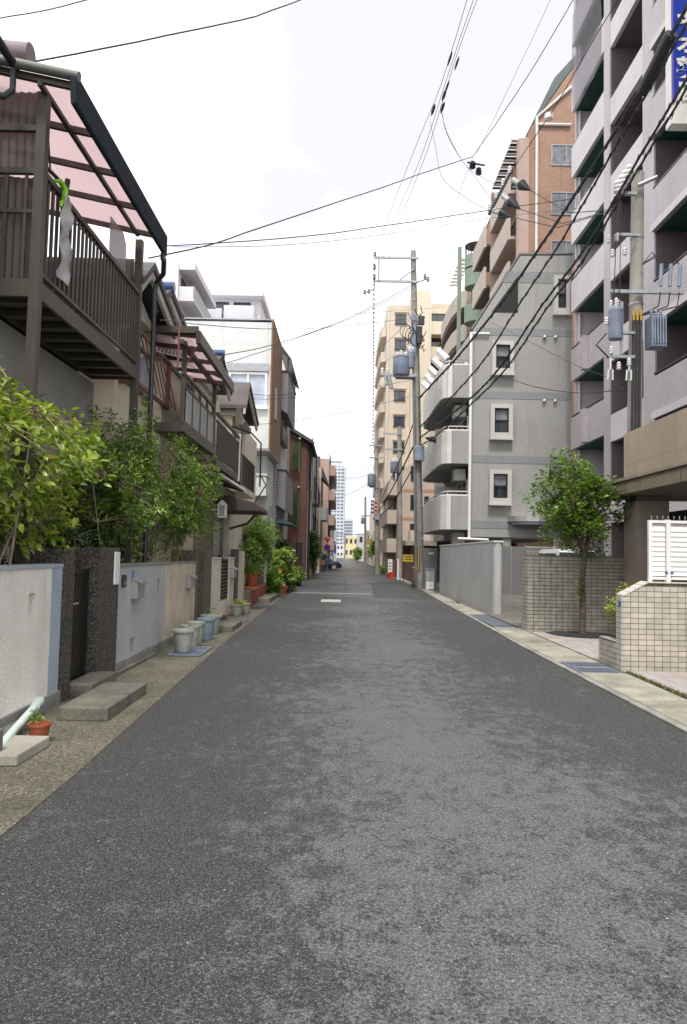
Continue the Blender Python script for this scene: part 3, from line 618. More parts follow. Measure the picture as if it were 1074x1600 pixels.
bal.box(XO-.04, XO+.0, YA, YB, Z0-.03, Z0+.15); bal.box(-3.84, XO-.04, YA, YA+.05, Z0-.03, Z0+.15); bal.box(-3.84, XO-.04, YB-.05, YB, Z0-.03, Z0+.15)
bal.box(-3.84, -3.80, YA+.05, YB-.05, Z0-.03, Z0+.1)
bl = bal.build('balcony', m_alu, h)
box('deck', M('deck_board', (.10, .09, .08), .7), bl, -4.69, XO-.05, YA+.05, YB-.05, Z0+.07, Z0+.11)
slats('deck_joist', bl, m_alu, (.62, .10, .07), [(-3.49, YA+.3+.43*k, Z0+.02) for k in range(8)])
for y in (YA-.01, YB-.06): box('post', m_alu, bl, XO-.085, XO+.015, y, y+.10, .0, 6.27)
box('rail', m_alu, bl, XO-.05, XO+.012, YA+.09, YB-.06, Z1-.06, Z1); box('rail', m_alu, bl, XO-.035, XO-.005, YA+.09, YB-.06, Z0+.22, Z0+.26)
box('rail', m_alu, bl, -4.7, XO-.085, YA, YA+.05, Z1-.06, Z1); box('rail', m_alu, bl, -3.84, XO-.085, YA+.01, YA+.04, 5.0, 5.04); box('rail', m_alu, bl, -4.7, XO-.085, YA, YA+.05, 5.86, 5.92)
slats('baluster', bl, m_alu, (.022, .045, Z1-Z0-.3), [(XO-.02, YA+.2+.125*k, (Z0+Z1)/2+.1) for k in range(27)])
slats('baluster', bl, m_alu, (.03, .022, Z1-Z0-.2), [(-3.72+.2*k, YA+.025, (Z0+Z1)/2+.05) for k in range(3)])
def corrugated(name, par, mat, x0, x1, y, z0, z1, n):
    mb = MB(); ns = n*4; vs = []
    for i in range(ns+1):
        x = x0+(x1-x0)*i/ns; yy = y+.012*math.sin(i/4*2*math.pi); vs += [(x, yy, z0), (x, yy, z1)]
    mb.add(vs, [(2*i, 2*i+2, 2*i+3, 2*i+1) for i in range(ns)]); return mb.build(name, mat, par, smooth=True, recalc=False)
corrugated('side_panel', bl, m_smoke, -4.7, XO-.1, YA+.075, Z0+.16, Z1-.07, 18)
corrugated('side_panel', bl, m_smoke, -4.7, XO-.1, YA+.06, Z1+.02, 6.3, 18)
corrugated('side_panel', bl, m_smoke, -4.7, XO-.1, YB-.03, Z1-.5, 5.98, 18)
# its canopy: sloping frame with pink sheets, deep dark gutter towards the street
ca = MB(); xg = -2.75
ca.tube([(xg+.01, 6.9, 6.30), (-4.7, 6.9, 6.69)], .05, 10)
rf2 = ca.build('canopy', M('canopy_edge_tube', (.13, .14, .12), .4), h, smooth=True)
MB().prism([(xg, 6.02), (xg, 6.31), (xg-.05, 6.34), (xg-.08, 6.32), (xg-.05, 6.0), (xg-.02, 5.99)], 'y', 6.86, 10.55).build('gutter', M('dark_navy_gutter', (.008, .014, .022), .75, spec=.2), rf2, bev=.01)
zs = lambda x: 6.26+(xg-x)*.2
for k in range(5):
    y = 6.95+.86*k
    MB().prism([(xg-.06, zs(xg)-.05), (xg-.06, zs(xg)+.02), (-4.7, zs(-4.7)+.02), (-4.7, zs(-4.7)-.05)], 'y', y, y+.05).build('rafter', m_alu, rf2)
    if k < 4:
        for xa, xb in ((xg-.04, -3.12), (-3.12, -3.9), (-3.9, -4.7)):
            MB().prism([(xa, zs(xa)+.021), (xa, zs(xa)+.026), (xb, zs(xb)+.026), (xb, zs(xb)+.021)], 'y', y+.025, y+.885).build('roof_panel', m_pink, rf2)
box('purlin', m_alu, rf2, XO-.03, XO+.02, 6.95, 10.4, zs(XO)-.10, zs(XO)-.055)
box('downpipe_elbow', m_alud, rf2, xg-.06, xg-.01, 10.4, 10.5, 5.9, 6.0)
MB().tube([(xg-.03, 10.5, 5.95), (-2.86, 10.8, 5.84), (-3.02, 11.0, 5.78), (-3.04, 11.0, 5.6), (-3.04, 11.0, .0)], .038, 10).build('downpipe', m_alud, rf2, smooth=True)
# things on the balcony
mb = MB(); nn = 14; vs = []
for i in range(nn+1):
    for j in range(5):
        vs.append((XO+.05+.02*math.sin(i*1.3+j)+.015*random.random(), 7.48+.07*j+.03*math.sin(i*.8), 5.42-i*.068))
mb.add(vs, [(i*5+j, i*5+j+1, (i+1)*5+j+1, (i+1)*5+j) for i in range(nn) for j in range(4)])
o = mb.build('plastic_sheet', M('silver_sheet', (.42, .43, .44), .35, .25, 5, metal=.3), smooth=True, recalc=False); tag(o, 'crumpled silver grey plastic sheet hanging down over the near balcony balusters', 'plastic sheet')
mb = MB(); mb.tube([(XO-.02, 7.42, 5.50), (XO+.03, 7.46, 5.52), (XO+.05, 7.56, 5.48), (XO+.045, 7.55, 5.36), (XO+.03, 7.50, 5.26)], [.015, .03, .035, .03, .015], 8)
o = mb.build('clothes_clip', M('lime_plastic', (.22, .50, .02), .35), smooth=True); tag(o, 'lime green plastic clip hooked over the balcony rail', 'clip')
mb = MB(); mb.tube([(XO-.05, 7.15, 5.56), (XO-.0, 7.7, 5.58)], .022, 6); mb.tube([(XO-.0, 7.7, 5.55), (XO+.0, 7.74, 5.68)], .03, 6); mb.tube([(XO-.03, 7.35, 5.56), (XO-.1, 7.36, 6.2)], .01, 5)
o = mb.build('laundry_bar', m_blk); tag(o, 'black laundry bar bracket at the near end of the balcony rail', 'laundry bar')
mb = MB(); mb.prism([(9.25, 5.42), (9.95, 5.42), (9.95, 5.9), (9.8, 6.02), (9.25, 6.0)], 'x', XO-.03, XO-.024)
o = mb.build('plastic_sheet', m_clear); tag(o, 'translucent plastic panel standing upright on the far balcony rail', 'panel')
mb = MB(); mb.tube([(XO-.15, 8.4, 5.5), (XO-.15, 10.4, 5.62)], .012, 6); o = mb.build('laundry_pole', m_steel); tag(o, 'thin laundry pole lying along the inside of the balcony rail', 'laundry pole')

# ------------------------------------------------------------------ left: cream house with two street gables, lattice box and pergola
def gable(parent, x0, x1, yr, half_near, half_far, zr, ze, roofm, boardm, bluetile=True):
    """small roof whose gable faces the street: ridge along x"""
    n, f = yr-half_near, yr+half_far
    rf = MB().prism([(n, ze), (yr, zr), (f, ze), (f, ze+.10), (yr, zr+.12), (n, ze+.10)], 'x', x0, x1).build('roof', roofm, parent)
    MB().prism([(n, ze-.16), (yr, zr-.14), (f, ze-.16), (f, ze-.003), (yr, zr-.003), (n, ze-.003)], 'x', x1-.10, x1-.04).build('barge_board', boardm, rf)
    MB().prism([(n+.15, ze-.17), (yr, zr-.16), (f-.15, ze-.17)], 'x', x0, x1-.35).build('gable_wall', boardm, rf)
    if bluetile:
        mb = MB(); mb.tube([(x0, yr, zr+.15), (x1+.02, yr, zr+.15)], .10, 12)
        mb.build('ridge_tile', m_bluetile, rf, smooth=True)
        for k in range(4):
            mb = MB(); mb.tube([(x0, yr+.25+.28*k, zr+.13-(zr-ze)/half_far*(.25+.28*k)), (x1-.02, yr+.25+.28*k, zr+.13-(zr-ze)/half_far*(.25+.28*k))], .05, 8); mb.build('roof_tile', m_bluetile, rf, smooth=True)
    return rf
h = thing('house', 'cream plastered house with brown lattice window and pergola balcony behind the downpipe', 'house', (-3.5, 13, 0))
B(-9.5, -3.62, 11.0, 12.95, -.05, 5.6).build('wall', m_crm2, h); B(-9.5, -3.38, 12.95, 15.5, -.05, 5.05).build('wall', m_crm2, h)
box('upper_wall', m_blk, h, -9.5, -3.9, 12.95, 15.5, 5.05, 5.9)
box('parapet_cap', m_plinth, h, -3.62, -3.32, 12.93, 15.52, 5.05, 5.12); box('parapet_cap', m_plinth, h, -3.9, -3.58, 10.98, 12.94, 5.6, 5.66)
m_soff = M('offwhite_soffit', (.52, .49, .43), .8)
gable(h, -9.5, -3.1, 11.2, .6, 1.7, 6.06, 5.6, m_tileroof, m_soff, False)
gable(h, -9.5, -3.25, 13.0, .9, 2.0, 6.3, 5.82, m_tileroof, m_soff, True)
mb = MB()      # arched soffit under the second gable
mb.prism([(11.6, 5.72)]+[(11.6+2.9*i/10, 5.72+.32*math.sin(math.pi*i/10)) for i in range(11)]+[(14.5, 5.72), (14.5, 6.1), (11.6, 6.1)][0:3], 'x', -3.75, -3.62); mb.build('arched_soffit', m_soff, h)
# lattice window box
m_rust = M('rust_brown_metal', (.20, .085, .06), .5, .15, 5)
lt = MB(); lt.box(-3.62, -3.30, 11.2, 11.24, 4.22, 5.1); lt.box(-3.62, -3.30, 13.2, 13.24, 4.22, 5.1); lt.box(-3.36, -3.30, 11.24, 13.2, 4.2, 4.26); lt.box(-3.34, -3.30, 11.24, 13.2, 5.05, 5.1)
lt = lt.build('window_lattice', m_rust, h)
slats('lattice_bar', lt, m_rust, (.02, .022, 1.0), [(-3.26, 11.45+.27*k, 4.66) for k in range(7)], Euler((R(24), R(-8), 0)))
window(h, '+x', -3.62, 11.3, 13.1, 4.3, 5.1, m_alu, m_curt)
# pergola and frosted balcony
pg = MB(); pg.box(-3.9, -2.64, 12.4, 12.48, 5.42, 5.54); pg = pg.build('pergola', m_alu, h)
MB().prism([(-2.58, 5.22), (-2.58, 5.44), (-2.64, 5.48), (-2.68, 5.44), (-2.66, 5.22)], 'y', 12.36, 16.2).build('gutter', M('brown_gutter', (.055, .04, .04), .35), pg, bev=.01)
zp = lambda x: 5.40+(-2.6-x)*.10
for k in range(5):
    y = 12.5+.9*k
    MB().prism([(-2.66, zp(-2.66)-.05), (-2.66, zp(-2.66)+.03), (-3.9, zp(-3.9)+.03), (-3.9, zp(-3.9)-.05)], 'y', y, y+.05).build('rafter', m_alu, pg)
    if k < 4: MB().prism([(-2.66, zp(-2.66)+.035), (-2.66, zp(-2.66)+.04), (-3.9, zp(-3.9)+.04), (-3.9, zp(-3.9)+.035)], 'y', y+.052, y+.898).build('roof_panel', m_pink, pg)
for y in (12.7, 15.7): box('post', m_alu, pg, -2.98, -2.90, y, y+.08, 3.6, 5.36)
box('beam', m_alu, pg, -2.98, -2.90, 12.45, 16.2, 5.24, 5.32)
for q in ([(-2.94, 12.75, 4.9), (-2.66, 12.75, 5.36)], [(-2.94, 14.2, 5.24), (-2.68, 15.2, 5.3)], [(-2.9, 12.1, 4.7), (-2.9, 12.1, 5.5)]): MB().tube(q, .018, 6).build('brace', m_rust, pg)
b2 = MB(); b2.box(-3.4, -2.88, 12.6, 15.6, 3.70, 3.86); b2 = b2.build('balcony', m_alu, h)
for k in range(4): box('frosted_panel', m_frost, b2, -2.915, -2.90, 12.66+.73*k, 13.33+.73*k, 3.92, 4.5)
for k in range(5): box('baluster_post', m_alu, b2, -2.93, -2.885, 12.58+.73*k, 12.64+.73*k, 3.86, 4.72)
box('rail', m_alu, b2, -2.935, -2.88, 12.55, 15.62, 4.72, 4.77); box('rail', m_alu, b2, -2.93, -2.885, 12.66, 15.5, 4.505, 4.55); box('rail', m_alu, b2, -2.93, -2.885, 12.66, 15.5, 3.862, 3.91)
# clothes hangers line under the pergola
mb = MB(); mb.tube([(-3.3, 12.2, 5.02), (-2.95, 12.6, 5.02)], .01, 5)
for k in range(7):
    p = Vector((-3.3+.05*k, 12.2+.057*k, 5.02)); mb.tube([p, p+Vector((0, 0, .06)), p+Vector((.02, 0, .09))], .008, 4)
o = mb.build('hanger_rack', m_steel); tag(o, 'rack of pale plastic hangers under the brown pergola', 'hanger rack')

# ------------------------------------------------------------------ left: siding house with boarded balcony, lamp and awning
m_side = M('tan_siding', (.235, .185, .15), .8, .08, 2)
h = thing('house', 'tan siding house with dark boarded balcony and brown fabric awning', 'house', (-3.3, 17.5, 0))
B(-9.5, -3.34, 15.9, 19.75, -.05, 5.1).build('wall', m_crm2, h)
slats('siding_board', h, m_side, (.03, 3.8, .092), [(-3.325, 17.8, .3+.1*k) for k in range(26)], Euler((0, R(8), 0)))
b3 = MB(); b3.box(-3.34, -2.9, 16.0, 19.3, 3.5, 3.66); b3 = b3.build('balcony', m_alu, h)
m_brb = M('dark_brown_board', (.05, .04, .036), .6, .1, 4)
slats('board', b3, m_brb, (.02, .25, .82), [(-2.9, 16.14+.262*k, 4.1) for k in range(13)])
box('rail', m_alu, b3, -2.94, -2.87, 15.98, 19.34, 4.66, 4.72); box('rail', m_alu, b3, -2.93, -2.88, 16.0, 19.3, 4.5, 4.54); box('post', m_off, b3, -2.96, -2.86, 19.3, 19.4, 3.5, 4.78)
ev = MB().prism([(-3.34, 3.46), (-2.78, 3.30), (-2.78, 3.22), (-3.34, 3.38)], 'y', 15.9, 19.7).build('eave', m_brb, h)
slats('eave_tile', ev, m_off, (.05, .10, .05), [(-2.77, 16.0+.22*k, 3.30) for k in range(17)])
box('eave_beam', m_side, h, -3.34, -3.0, 16.0, 19.6, 3.02, 3.2)
box('upper_wall', m_crm2, h, -9.5, -3.5, 15.9, 19.75, 5.1, 5.9)
gable(h, -9.5, -3.05, 17.4, 1.3, 1.5, 6.3, 5.75, m_tileroof, m_soff, True)
dr = box('door', M('pale_grey_door', (.35, .37, .38), .4), h, -3.30, -3.27, 18.1, 18.9, .3, 2.35); box('handle', m_blk, dr, -3.27, -3.22, 18.75, 18.8, 1.1, 1.5)
t = thing('awning', 'dark brown fabric awning over the door of the tan siding house', 'awning', (-3.2, 19, 2.9))
m_awn = M('brown_awning_cloth', (.055, .042, .04), .8)
MB().prism([(-3.3, 3.12), (-2.3, 2.86), (-2.16, 2.76), (-2.14, 2.64), (-2.17, 2.63), (-3.3, 2.63)], 'y', 18.3, 20.1).build('awning_cover', m_awn, t, bev=.02)
MB().tube([(-3.28, 20.0, 2.2), (-2.7, 20.0, 2.38), (-2.5, 20.0, 2.62)], .035, 8).build('bracket', m_alu, t)
t = thing('wall_lamp', 'white lantern wall lamp beside the door under the brown awning', 'lamp', (-3.2, 17.7, 2.4))
mb = MB(); mb.box(-3.12, -2.92, 17.6, 17.8, 2.42, 2.46); mb.prism([(-3.14, 2.72), (-2.90, 2.72), (-3.02, 2.86)], 'y', 17.58, 17.82)
for x in (-3.12, -2.95):
    for y in (17.6, 17.77): mb.box(x, x+.03, y, y+.03, 2.46, 2.72)
mb.box(-3.3, -3.12, 17.67, 17.73, 2.6, 2.64); mb.build('lamp_frame', m_white, t); box('lamp_glass', m_frost, t, -3.09, -2.95, 17.63, 17.77, 2.46, 2.72)

# ------------------------------------------------------------------ left: cream gabled house with iron balcony
h = thing('house', 'small cream gabled house with black iron balcony rail before the white modern house', 'house', (-3.2, 22, 0))
B(-9.5, -3.2, 19.9, 25.6, -.05, 5.5).build('wall', m_crm2, h)
gable(h, -9.5, -2.75, 20.2, .6, 2.2, 6.3, 5.55, M('brown_shingle', (.10, .085, .085), .8), m_soff, False)
mb = MB().prism([(20.0, 5.42), (22.2, 5.40), (21.9, 5.2)]+[(20.2+1.7*i/8, 5.2-.28*math.sin(math.pi*i/8)*0-.0+.22*math.sin(math.pi*i/8)) for i in range(8, -1, -1)], 'x', -3.15, -2.95); mb.build('arched_soffit', m_soff, h)
b4 = MB(); b4.box(-3.2, -2.86, 19.9, 22.8, 3.28, 3.4); b4 = b4.build('balcony', m_crm2, h)
mb = MB(); mb.box(-2.9, -2.88, 19.9, 22.8, 4.3, 4.33); mb.box(-2.9, -2.88, 19.9, 22.8, 3.46, 3.48); mb.tube([(-3.2, 19.95, 5.1), (-2.72, 20.4, 5.0), (-2.62, 22.0, 4.95), (-2.62, 22.0, 3.6)], .025, 6); mb.tube([(-2.62, 22.0, 4.0), (-2.5, 22.6, 3.7), (-2.9, 22.4, 3.0)], .022, 6)
mb.build('iron_frame', m_blk, b4)
slats('iron_bar', b4, m_blk, (.012, .02, .85), [(-2.89, 19.96+.11*k, 3.89) for k in range(26)])
window(h, '+x', -3.2, 20.4, 21.6, 3.5, 5.0, m_alu, m_glass)

# ------------------------------------------------------------------ left: white modern house with brown street face
m_wtile = brickmat('white_ceramic_siding', (.62, .64, .64), (.57, .59, .60), (.50, .52, .53), .6, .16, .006, .6, .25, .03)
m_brp = M('brown_wood_panel', (.20, .095, .042), .55, .12, 5)
h = thing('house', 'white modern three storey house with brown panelled street face and overhanging upper floor', 'house', (-2.95, 28.5, 0))
w0 = B(-10, -2.92, 26.9, 31.0, 5.5, 10.35).build('wall', m_wtile, h)
box('brown_panel', m_brp, h, -2.918, -2.86, 26.88, 31.02, 5.48, 10.42)
box('parapet_cap', m_galv, h, -10.02, -2.84, 26.86, 31.04, 10.42, 10.47); box('overhang_soffit', M('soffit_board', (.30, .31, .29), .8), h, -10, -2.86, 26.9, 31.0, 5.42, 5.478)
box('lower_wall', m_wtile, h, -10, -3.12, 28.3, 30.98, -.05, 5.41)
bx = box('balcony', m_wtile, h, -5.2, -2.98, 26.95, 28.3, 3.72, 4.48); box('balcony_cap', m_off, bx, -5.2, -2.94, 26.9, 28.3, 4.48, 4.55)
box('vent_plate', m_white, bx, -3.62, -3.44, 26.90, 26.948, 4.08, 4.42); MB().tube([(-3.53, 26.86, 4.05), (-3.53, 26.84, 3.95), (-4.3, 26.86, 3.78)], .045, 8).build('pipe', m_white, bx, smooth=True)
window(h, '-y', 26.9, -4.5, -3.02, 7.05, 8.4, m_white, m_curt, bar=.09, mull=1, depth=.09, sill=True)
box('shutter_box', m_galv, h, -4.55, -2.98, 26.76, 26.9, 8.42, 8.72)
window(h, '+x', -2.86, 28.3, 28.8, 6.9, 8.15, m_galv, m_glass, bar=.06, mull=0)
window(h, '-y', 28.3, -3.6, -3.3, 1.3, 3.3, m_alu, m_glass, mull=0)
box('meter', m_galv, h, -3.12, -3.02, 29.5, 29.8, 3.0, 3.5)

# ------------------------------------------------------------------ left: grey house with box balconies
m_greyb = M('grey_balcony_panel', (.215, .205, .215), .6, .05, 2)
m_brickw = brickmat('pale_brick_siding', (.48, .47, .47), (.42, .41, .42), (.2, .2, .2), .5, .13, .012, .8, .3, .05)
h = thing('house', 'grey three storey house with two solid box balconies next to the white modern house', 'house', (-3.0, 34, 0))
B(-10, -3.02, 31.2, 38.2, -.05, 9.9).build('wall', m_brickw, h)
for z0, z1 in ((3.45, 5.2), (7.75, 9.62)):
    bx = MB(); bx.prism([(-3.02, z0+.25), (-2.62, z0), (-2.62, z1), (-3.02, z1)], 'y', 31.5, 36.2); bx = bx.build('balcony', m_greyb, h); box('balcony_cap', m_alud, bx, -3.02, -2.58, 31.46, 36.24, z1, z1+.06)
box('awning_slope', m_alud, h, -3.02, -2.8, 31.4, 34.5, 6.6, 7.2)
window(h, '+x', -3.02, 33.6, 35.8, 5.35, 6.9, m_white, m_curt)
mb = MB(); mb.prism([(-3.02, 10.9), (-2.5, 10.2), (-2.5, 10.1), (-3.02, 10.5)], 'y', 31.4, 37.0); mb.box(-2.68, -2.62, 31.5, 31.6, 9.68, 10.2); mb.box(-2.68, -2.62, 36, 36.1, 9.68, 10.2); mb.build('pergola', m_alud, h)
MB().prism([(-3.02, 3.1), (-2.3, 2.9), (-2.3, 2.82), (-3.02, 2.9)], 'y', 31.6, 35).build('entrance_awning', M('teal_awning', (.05, .10, .11), .6), h)
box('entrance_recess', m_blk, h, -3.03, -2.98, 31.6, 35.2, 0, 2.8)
box('roof_room', m_off, h, -6, -3.06, 35.0, 38.0, 9.9, 11.0)

# ------------------------------------------------------------------ left: brick house with green blinds
m_brickh = brickmat('dark_red_brick_wall', (.16, .062, .048), (.12, .048, .04), (.10, .07, .06), .24, .075, .008, .85, .2, .12)
h = thing('house', 'dark red brick house with slatted green blinds and a sloping roof, left side', 'house', (-2.4, 45, 0))
B(-10, -2.18, 40.5, 41.7, -.05, 7.9).build('wall', m_brickh, h); box('side_wall', M('tan_render', (.28, .225, .18), .85), h, -10, -2.12, 41.7, 46.5, -.05, 7.9)
MB().prism([(-10, 12.6), (-1.85, 7.75), (-1.85, 7.95), (-10, 12.8)], 'y', 40.2, 47.0).build('roof', m_tileroof, h)
MB().prism([(-10, 12.55), (-2.16, 7.85), (-10, 7.85)], 'y', 40.5, 46.6).build('gable_wall', m_brickh, h)
m_grn = M('green_blind', (.055, .13, .045), .7)
for z0, z1 in ((6.3, 8.0), (3.35, 5.25)):
    bl = MB(); bl.prism([(40.5, z0), (39.9, z0-.25), (39.9, z1-.3), (40.45, z1), (40.5, z1)], 'x', -2.62, -2.56); bl = bl.build('blind', m_grn, h)
    slats('blind_slat', bl, m_grn, (.42, .03, .07), [(-2.82, 40.15, z0+.0+.115*k) for k in range(int((z1-z0)/.115))], Euler((R(20), 0, 0)))
    box('blind_rail', m_off, bl, -2.64, -2.54, 39.9, 40.5, z1-.02, z1+.05)
window(h, '-y', 40.5, -2.75, -2.3, 1.0, 2.2, m_alu, m_blk)
window(h, '+x', -2.12, 42.5, 44.5, 2.9, 4.8, m_white, m_glass); window(h, '+x', -2.12, 42.5, 44.5, 5.5, 7.0, m_white, m_glass)
MB().tube([(-2.05, 41.75, 0), (-2.05, 41.75, 7.8)], .06, 8).build('downpipe', m_alud, h)
for y in (43.5, 45): MB().tube([(-2.2, y, 7.9), (-2.0, y, 8.6)], .04, 6).build('antenna_stay', m_blk, h)

# ------------------------------------------------------------------ left: row further down
m_offh = M('pale_grey_render', (.46, .46, .46), .85, .06, 1, streak=.4, streakcol=(.2, .19, .18))
h = thing('house', 'pale grey rendered house with small balconies behind the roadside tree', 'house', (-2.3, 54, 0))
MB().prism([(47.2, -.05), (60, -.05), (60, 8.1), (56, 8.6), (50, 9.0), (47.2, 8.4)], 'x', -10, -2.15).build('wall', m_offh, h)
for y, z in ((49, 2.8), (49, 5.4), (53, 2.8), (53, 5.4), (57, 2.8), (57, 5.4)): window(h, '+x', -2.15, y, y+1.4, z, z+1.5, m_alu, m_glass)
for z in (4.8,): 
    bx = box('balcony', m_alud, h, -2.15, -1.7, 47.8, 50.2, z, z+.1); slats('iron_bar', bx, m_blk, (.03, .03, .9), [(-1.72, 47.9+.25*k, z+.55) for k in range(10)])
MB().tube([(-2.05, 50.6, 0), (-2.05, 50.6, 8.6)], .06, 6).build('downpipe', m_alud, h)
h = thing('house', 'narrow house with brown slanted canopy and sagging laundry poles, left before the pink flats', 'house', (-2.2, 64, 0))
B(-10, -2.0, 60.1, 66, -.05, 8.0).build('wall', M('beige_render', (.42, .37, .31), .85), h)
MB().prism([(-2.0, 9.0), (-1.4, 7.5), (-1.4, 7.4), (-2.0, 8.0)], 'y', 60.2, 64).build('canopy', m_alud, h)
bx = box('balcony', m_galv, h, -2.0, -1.5, 60.4, 65, 4.4, 5.4); box('rail', m_alu, bx, -1.55, -1.5, 60.4, 65, 5.42, 5.5)
for z in (2.2, 5.7): window(h, '+x', -2.0, 61, 63, z, z+1.5, m_alu, m_glass)
m_pinka = M('pinkish_beige_render', (.42, .31, .26), .85, .06, .8)
h = thing('apartment_building', 'pinkish beige apartment block with corner balconies before the far tower', 'apartment block', (-2.2, 72, 0))
B(-14, -1.55, 68, 84, -.05, 10.6).build('wall', m_pinka, h)
for k in range(4):
    bx = box('balcony', m_pinka, h, -1.55, -.95, 69, 83, 1.9+2.4*k, 2.9+2.4*k); box('balcony_soffit', m_alud, bx, -1.54, -1.0, 69.1, 83, 1.82+2.4*k, 1.89+2.4*k)
    window(h, '+x', -1.55, 70, 74, 2.95+2.4*k, 4.1+2.4*k, m_alu, m_glass)
    window(h, '-y', 68, -3.4, -2.4, 2.6+2.4*k, 3.6+2.4*k, m_alu, m_glass)
# white apartments rising behind the first row
m_wapt = M('white_apartment_render', (.60, .60, .64), .8, .04, .6)
h = thing('apartment_building', 'tall white apartment block showing one balcony behind the cream gables', 'apartment block', (-16, 62, 0))
B(-24, -14.6, 60, 74, 0, 26.2).build('wall', m_wapt, h)
for k in range(3):
    z = 23.2-3*k
    bx = MB(); bx.box(-14.6, -13.3, 60.3, 70, z-.25, z); bx = bx.build('balcony', m_wapt, h); box('parapet', m_frost, bx, -13.35, -13.3, 60.37, 70, z+.02, z+1.1); box('parapet', m_wapt, bx, -14.59, -13.36, 60.3, 60.36, z+.01, z+1.0)
    window(h, '+x', -14.6, 61, 64, z+.1, z+2.1, m_alu, m_glass); window(h, '+x', -14.6, 65, 69, z+.1, z+2.1, m_alu, m_glass)
box('balcony_roof', m_wapt, h, -14.59, -13.2, 60.1, 70, 25.6, 26.19)
h = thing('apartment_building', 'low white flat block with dark roofed terrace windows above the white modern house', 'apartment block', (-12, 75, 0))
B(-24, -9.6, 76, 90, 0, 27.0).build('wall', m_wapt, h); box('step_wall', m_wapt, h, -24, -13, 72, 76, 0, 26.4); box('step_wall', m_wapt, h, -12.8, -9.7, 72.2, 76, 0, 26.8)
box('roof_slab', m_wapt, h, -18.5, -9.2, 75.5, 90, 29.05, 29.6); box('upper_wall', m_wapt, h, -18.4, -9.62, 77, 90, 27.0, 29.04)
for x in (-17.6, -15, -12.6): window(h, '-y', 77, x, x+1.9, 27.2, 28.8, m_alu, m_glass)
for x in (-16.0, -13.0): window(h, '-y', 75.99-3.99, x, x+1.6, 23.5, 25, m_alu, m_glass)
# far tower blocks
m_tow = M('tower_hazed_panel', (.50, .53, .58), .6, .04, .05)  # distance haze put into the towers' pale bluish colour
m_towg = M('tower_window_band', (.17, .21, .27), .2, .1, .05)
t = thing('tower_block', 'tall hazy white residential tower with banded balconies at the end of the street', 'tower block', (-10, 620, 0))
mb = MB(); n = 24; H_ = 78.5
def rr(cx, cy, hx, hy, r_, n=5):
    o_ = []
    for sx, sy, a0 in ((1, 1, 0), (-1, 1, 90), (-1, -1, 180), (1, -1, 270)):
        o_ += [(cx+sx*(hx-r_)+r_*math.cos(R(a0+90*i/n)), cy+sy*(hy-r_)+r_*math.sin(R(a0+90*i/n))) for i in range(n+1)]
    return o_
MB().prism(rr(-8.6, 620, 8.6, 9, 3), 'z', 0, 76).build('core', m_towg, t)
for k in range(25):
    MB().prism(rr(-8.6, 620, 8.9, 9.3, 3), 'z', 3*k+2.0, 3*k+3.5).build('balcony_band', m_tow, t)
box('crown', m_tow, t, -14.5, -2.6, 614, 626, 76.5, 79.5); box('crown_top', m_towg, t, -13.5, -3, 615, 625, 79.5, 81)
for k in range(6): box('pier', m_tow, t, -15.6+2.9*k, -14.9+2.9*k, 610.3, 611, 0, 76.4)
t = thing('tower_block', 'smaller pale grey blue tower standing right of the tall residential tower', 'tower block', (3, 700, 0))
B(-2, 8.5, 700, 715, 0, 36).build('core', m_tow, t)
for k in range(11): box('window_band', m_towg, t, -1.8, 8.3, 699.6, 699.95, 3*k+2, 3*k+3.6)

# ------------------------------------------------------------------ right: purple tiled apartment building
m_lil = brickmat('lilac_ceramic_tile', (.50, .452, .466), (.44, .395, .409), (.27, .24, .255), .10, .055, .004, .45, .12, .07)
m_lilp = M('lilac_smooth_panel', (.60, .56, .575), .6, .05, .8, streak=.2, streakcol=(.3, .27, .28))
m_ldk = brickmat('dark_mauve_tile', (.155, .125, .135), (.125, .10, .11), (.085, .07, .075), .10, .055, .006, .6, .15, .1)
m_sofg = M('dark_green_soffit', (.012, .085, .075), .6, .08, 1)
h = thing('apartment_building', 'tall lilac tiled apartment building with deep recessed balconies and dark green soffits', 'apartment block', (9.5, 22, 0))
FX = 9.5
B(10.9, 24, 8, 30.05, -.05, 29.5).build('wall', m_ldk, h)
LV0 = [3.25, 6.16, 9.08, 12.05, 15.0, 17.95, 20.9, 23.85, 26.8]
def pier(y0, y1, x1=10.9): box('pier', m_lil, h, FX, x1, y0, y1, -.05, 29.4); box('pier_dark_face', m_ldk, h, FX+.05, x1, y0-.02, y0-.002, -.05, 29.3)  # thin face in darker mauve on the pier side towards the camera
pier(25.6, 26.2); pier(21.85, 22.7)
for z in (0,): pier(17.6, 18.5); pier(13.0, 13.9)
box('end_fin', m_lilp, h, 9.66, 10.9, 29.95, 30.04, -.05, 29.4)
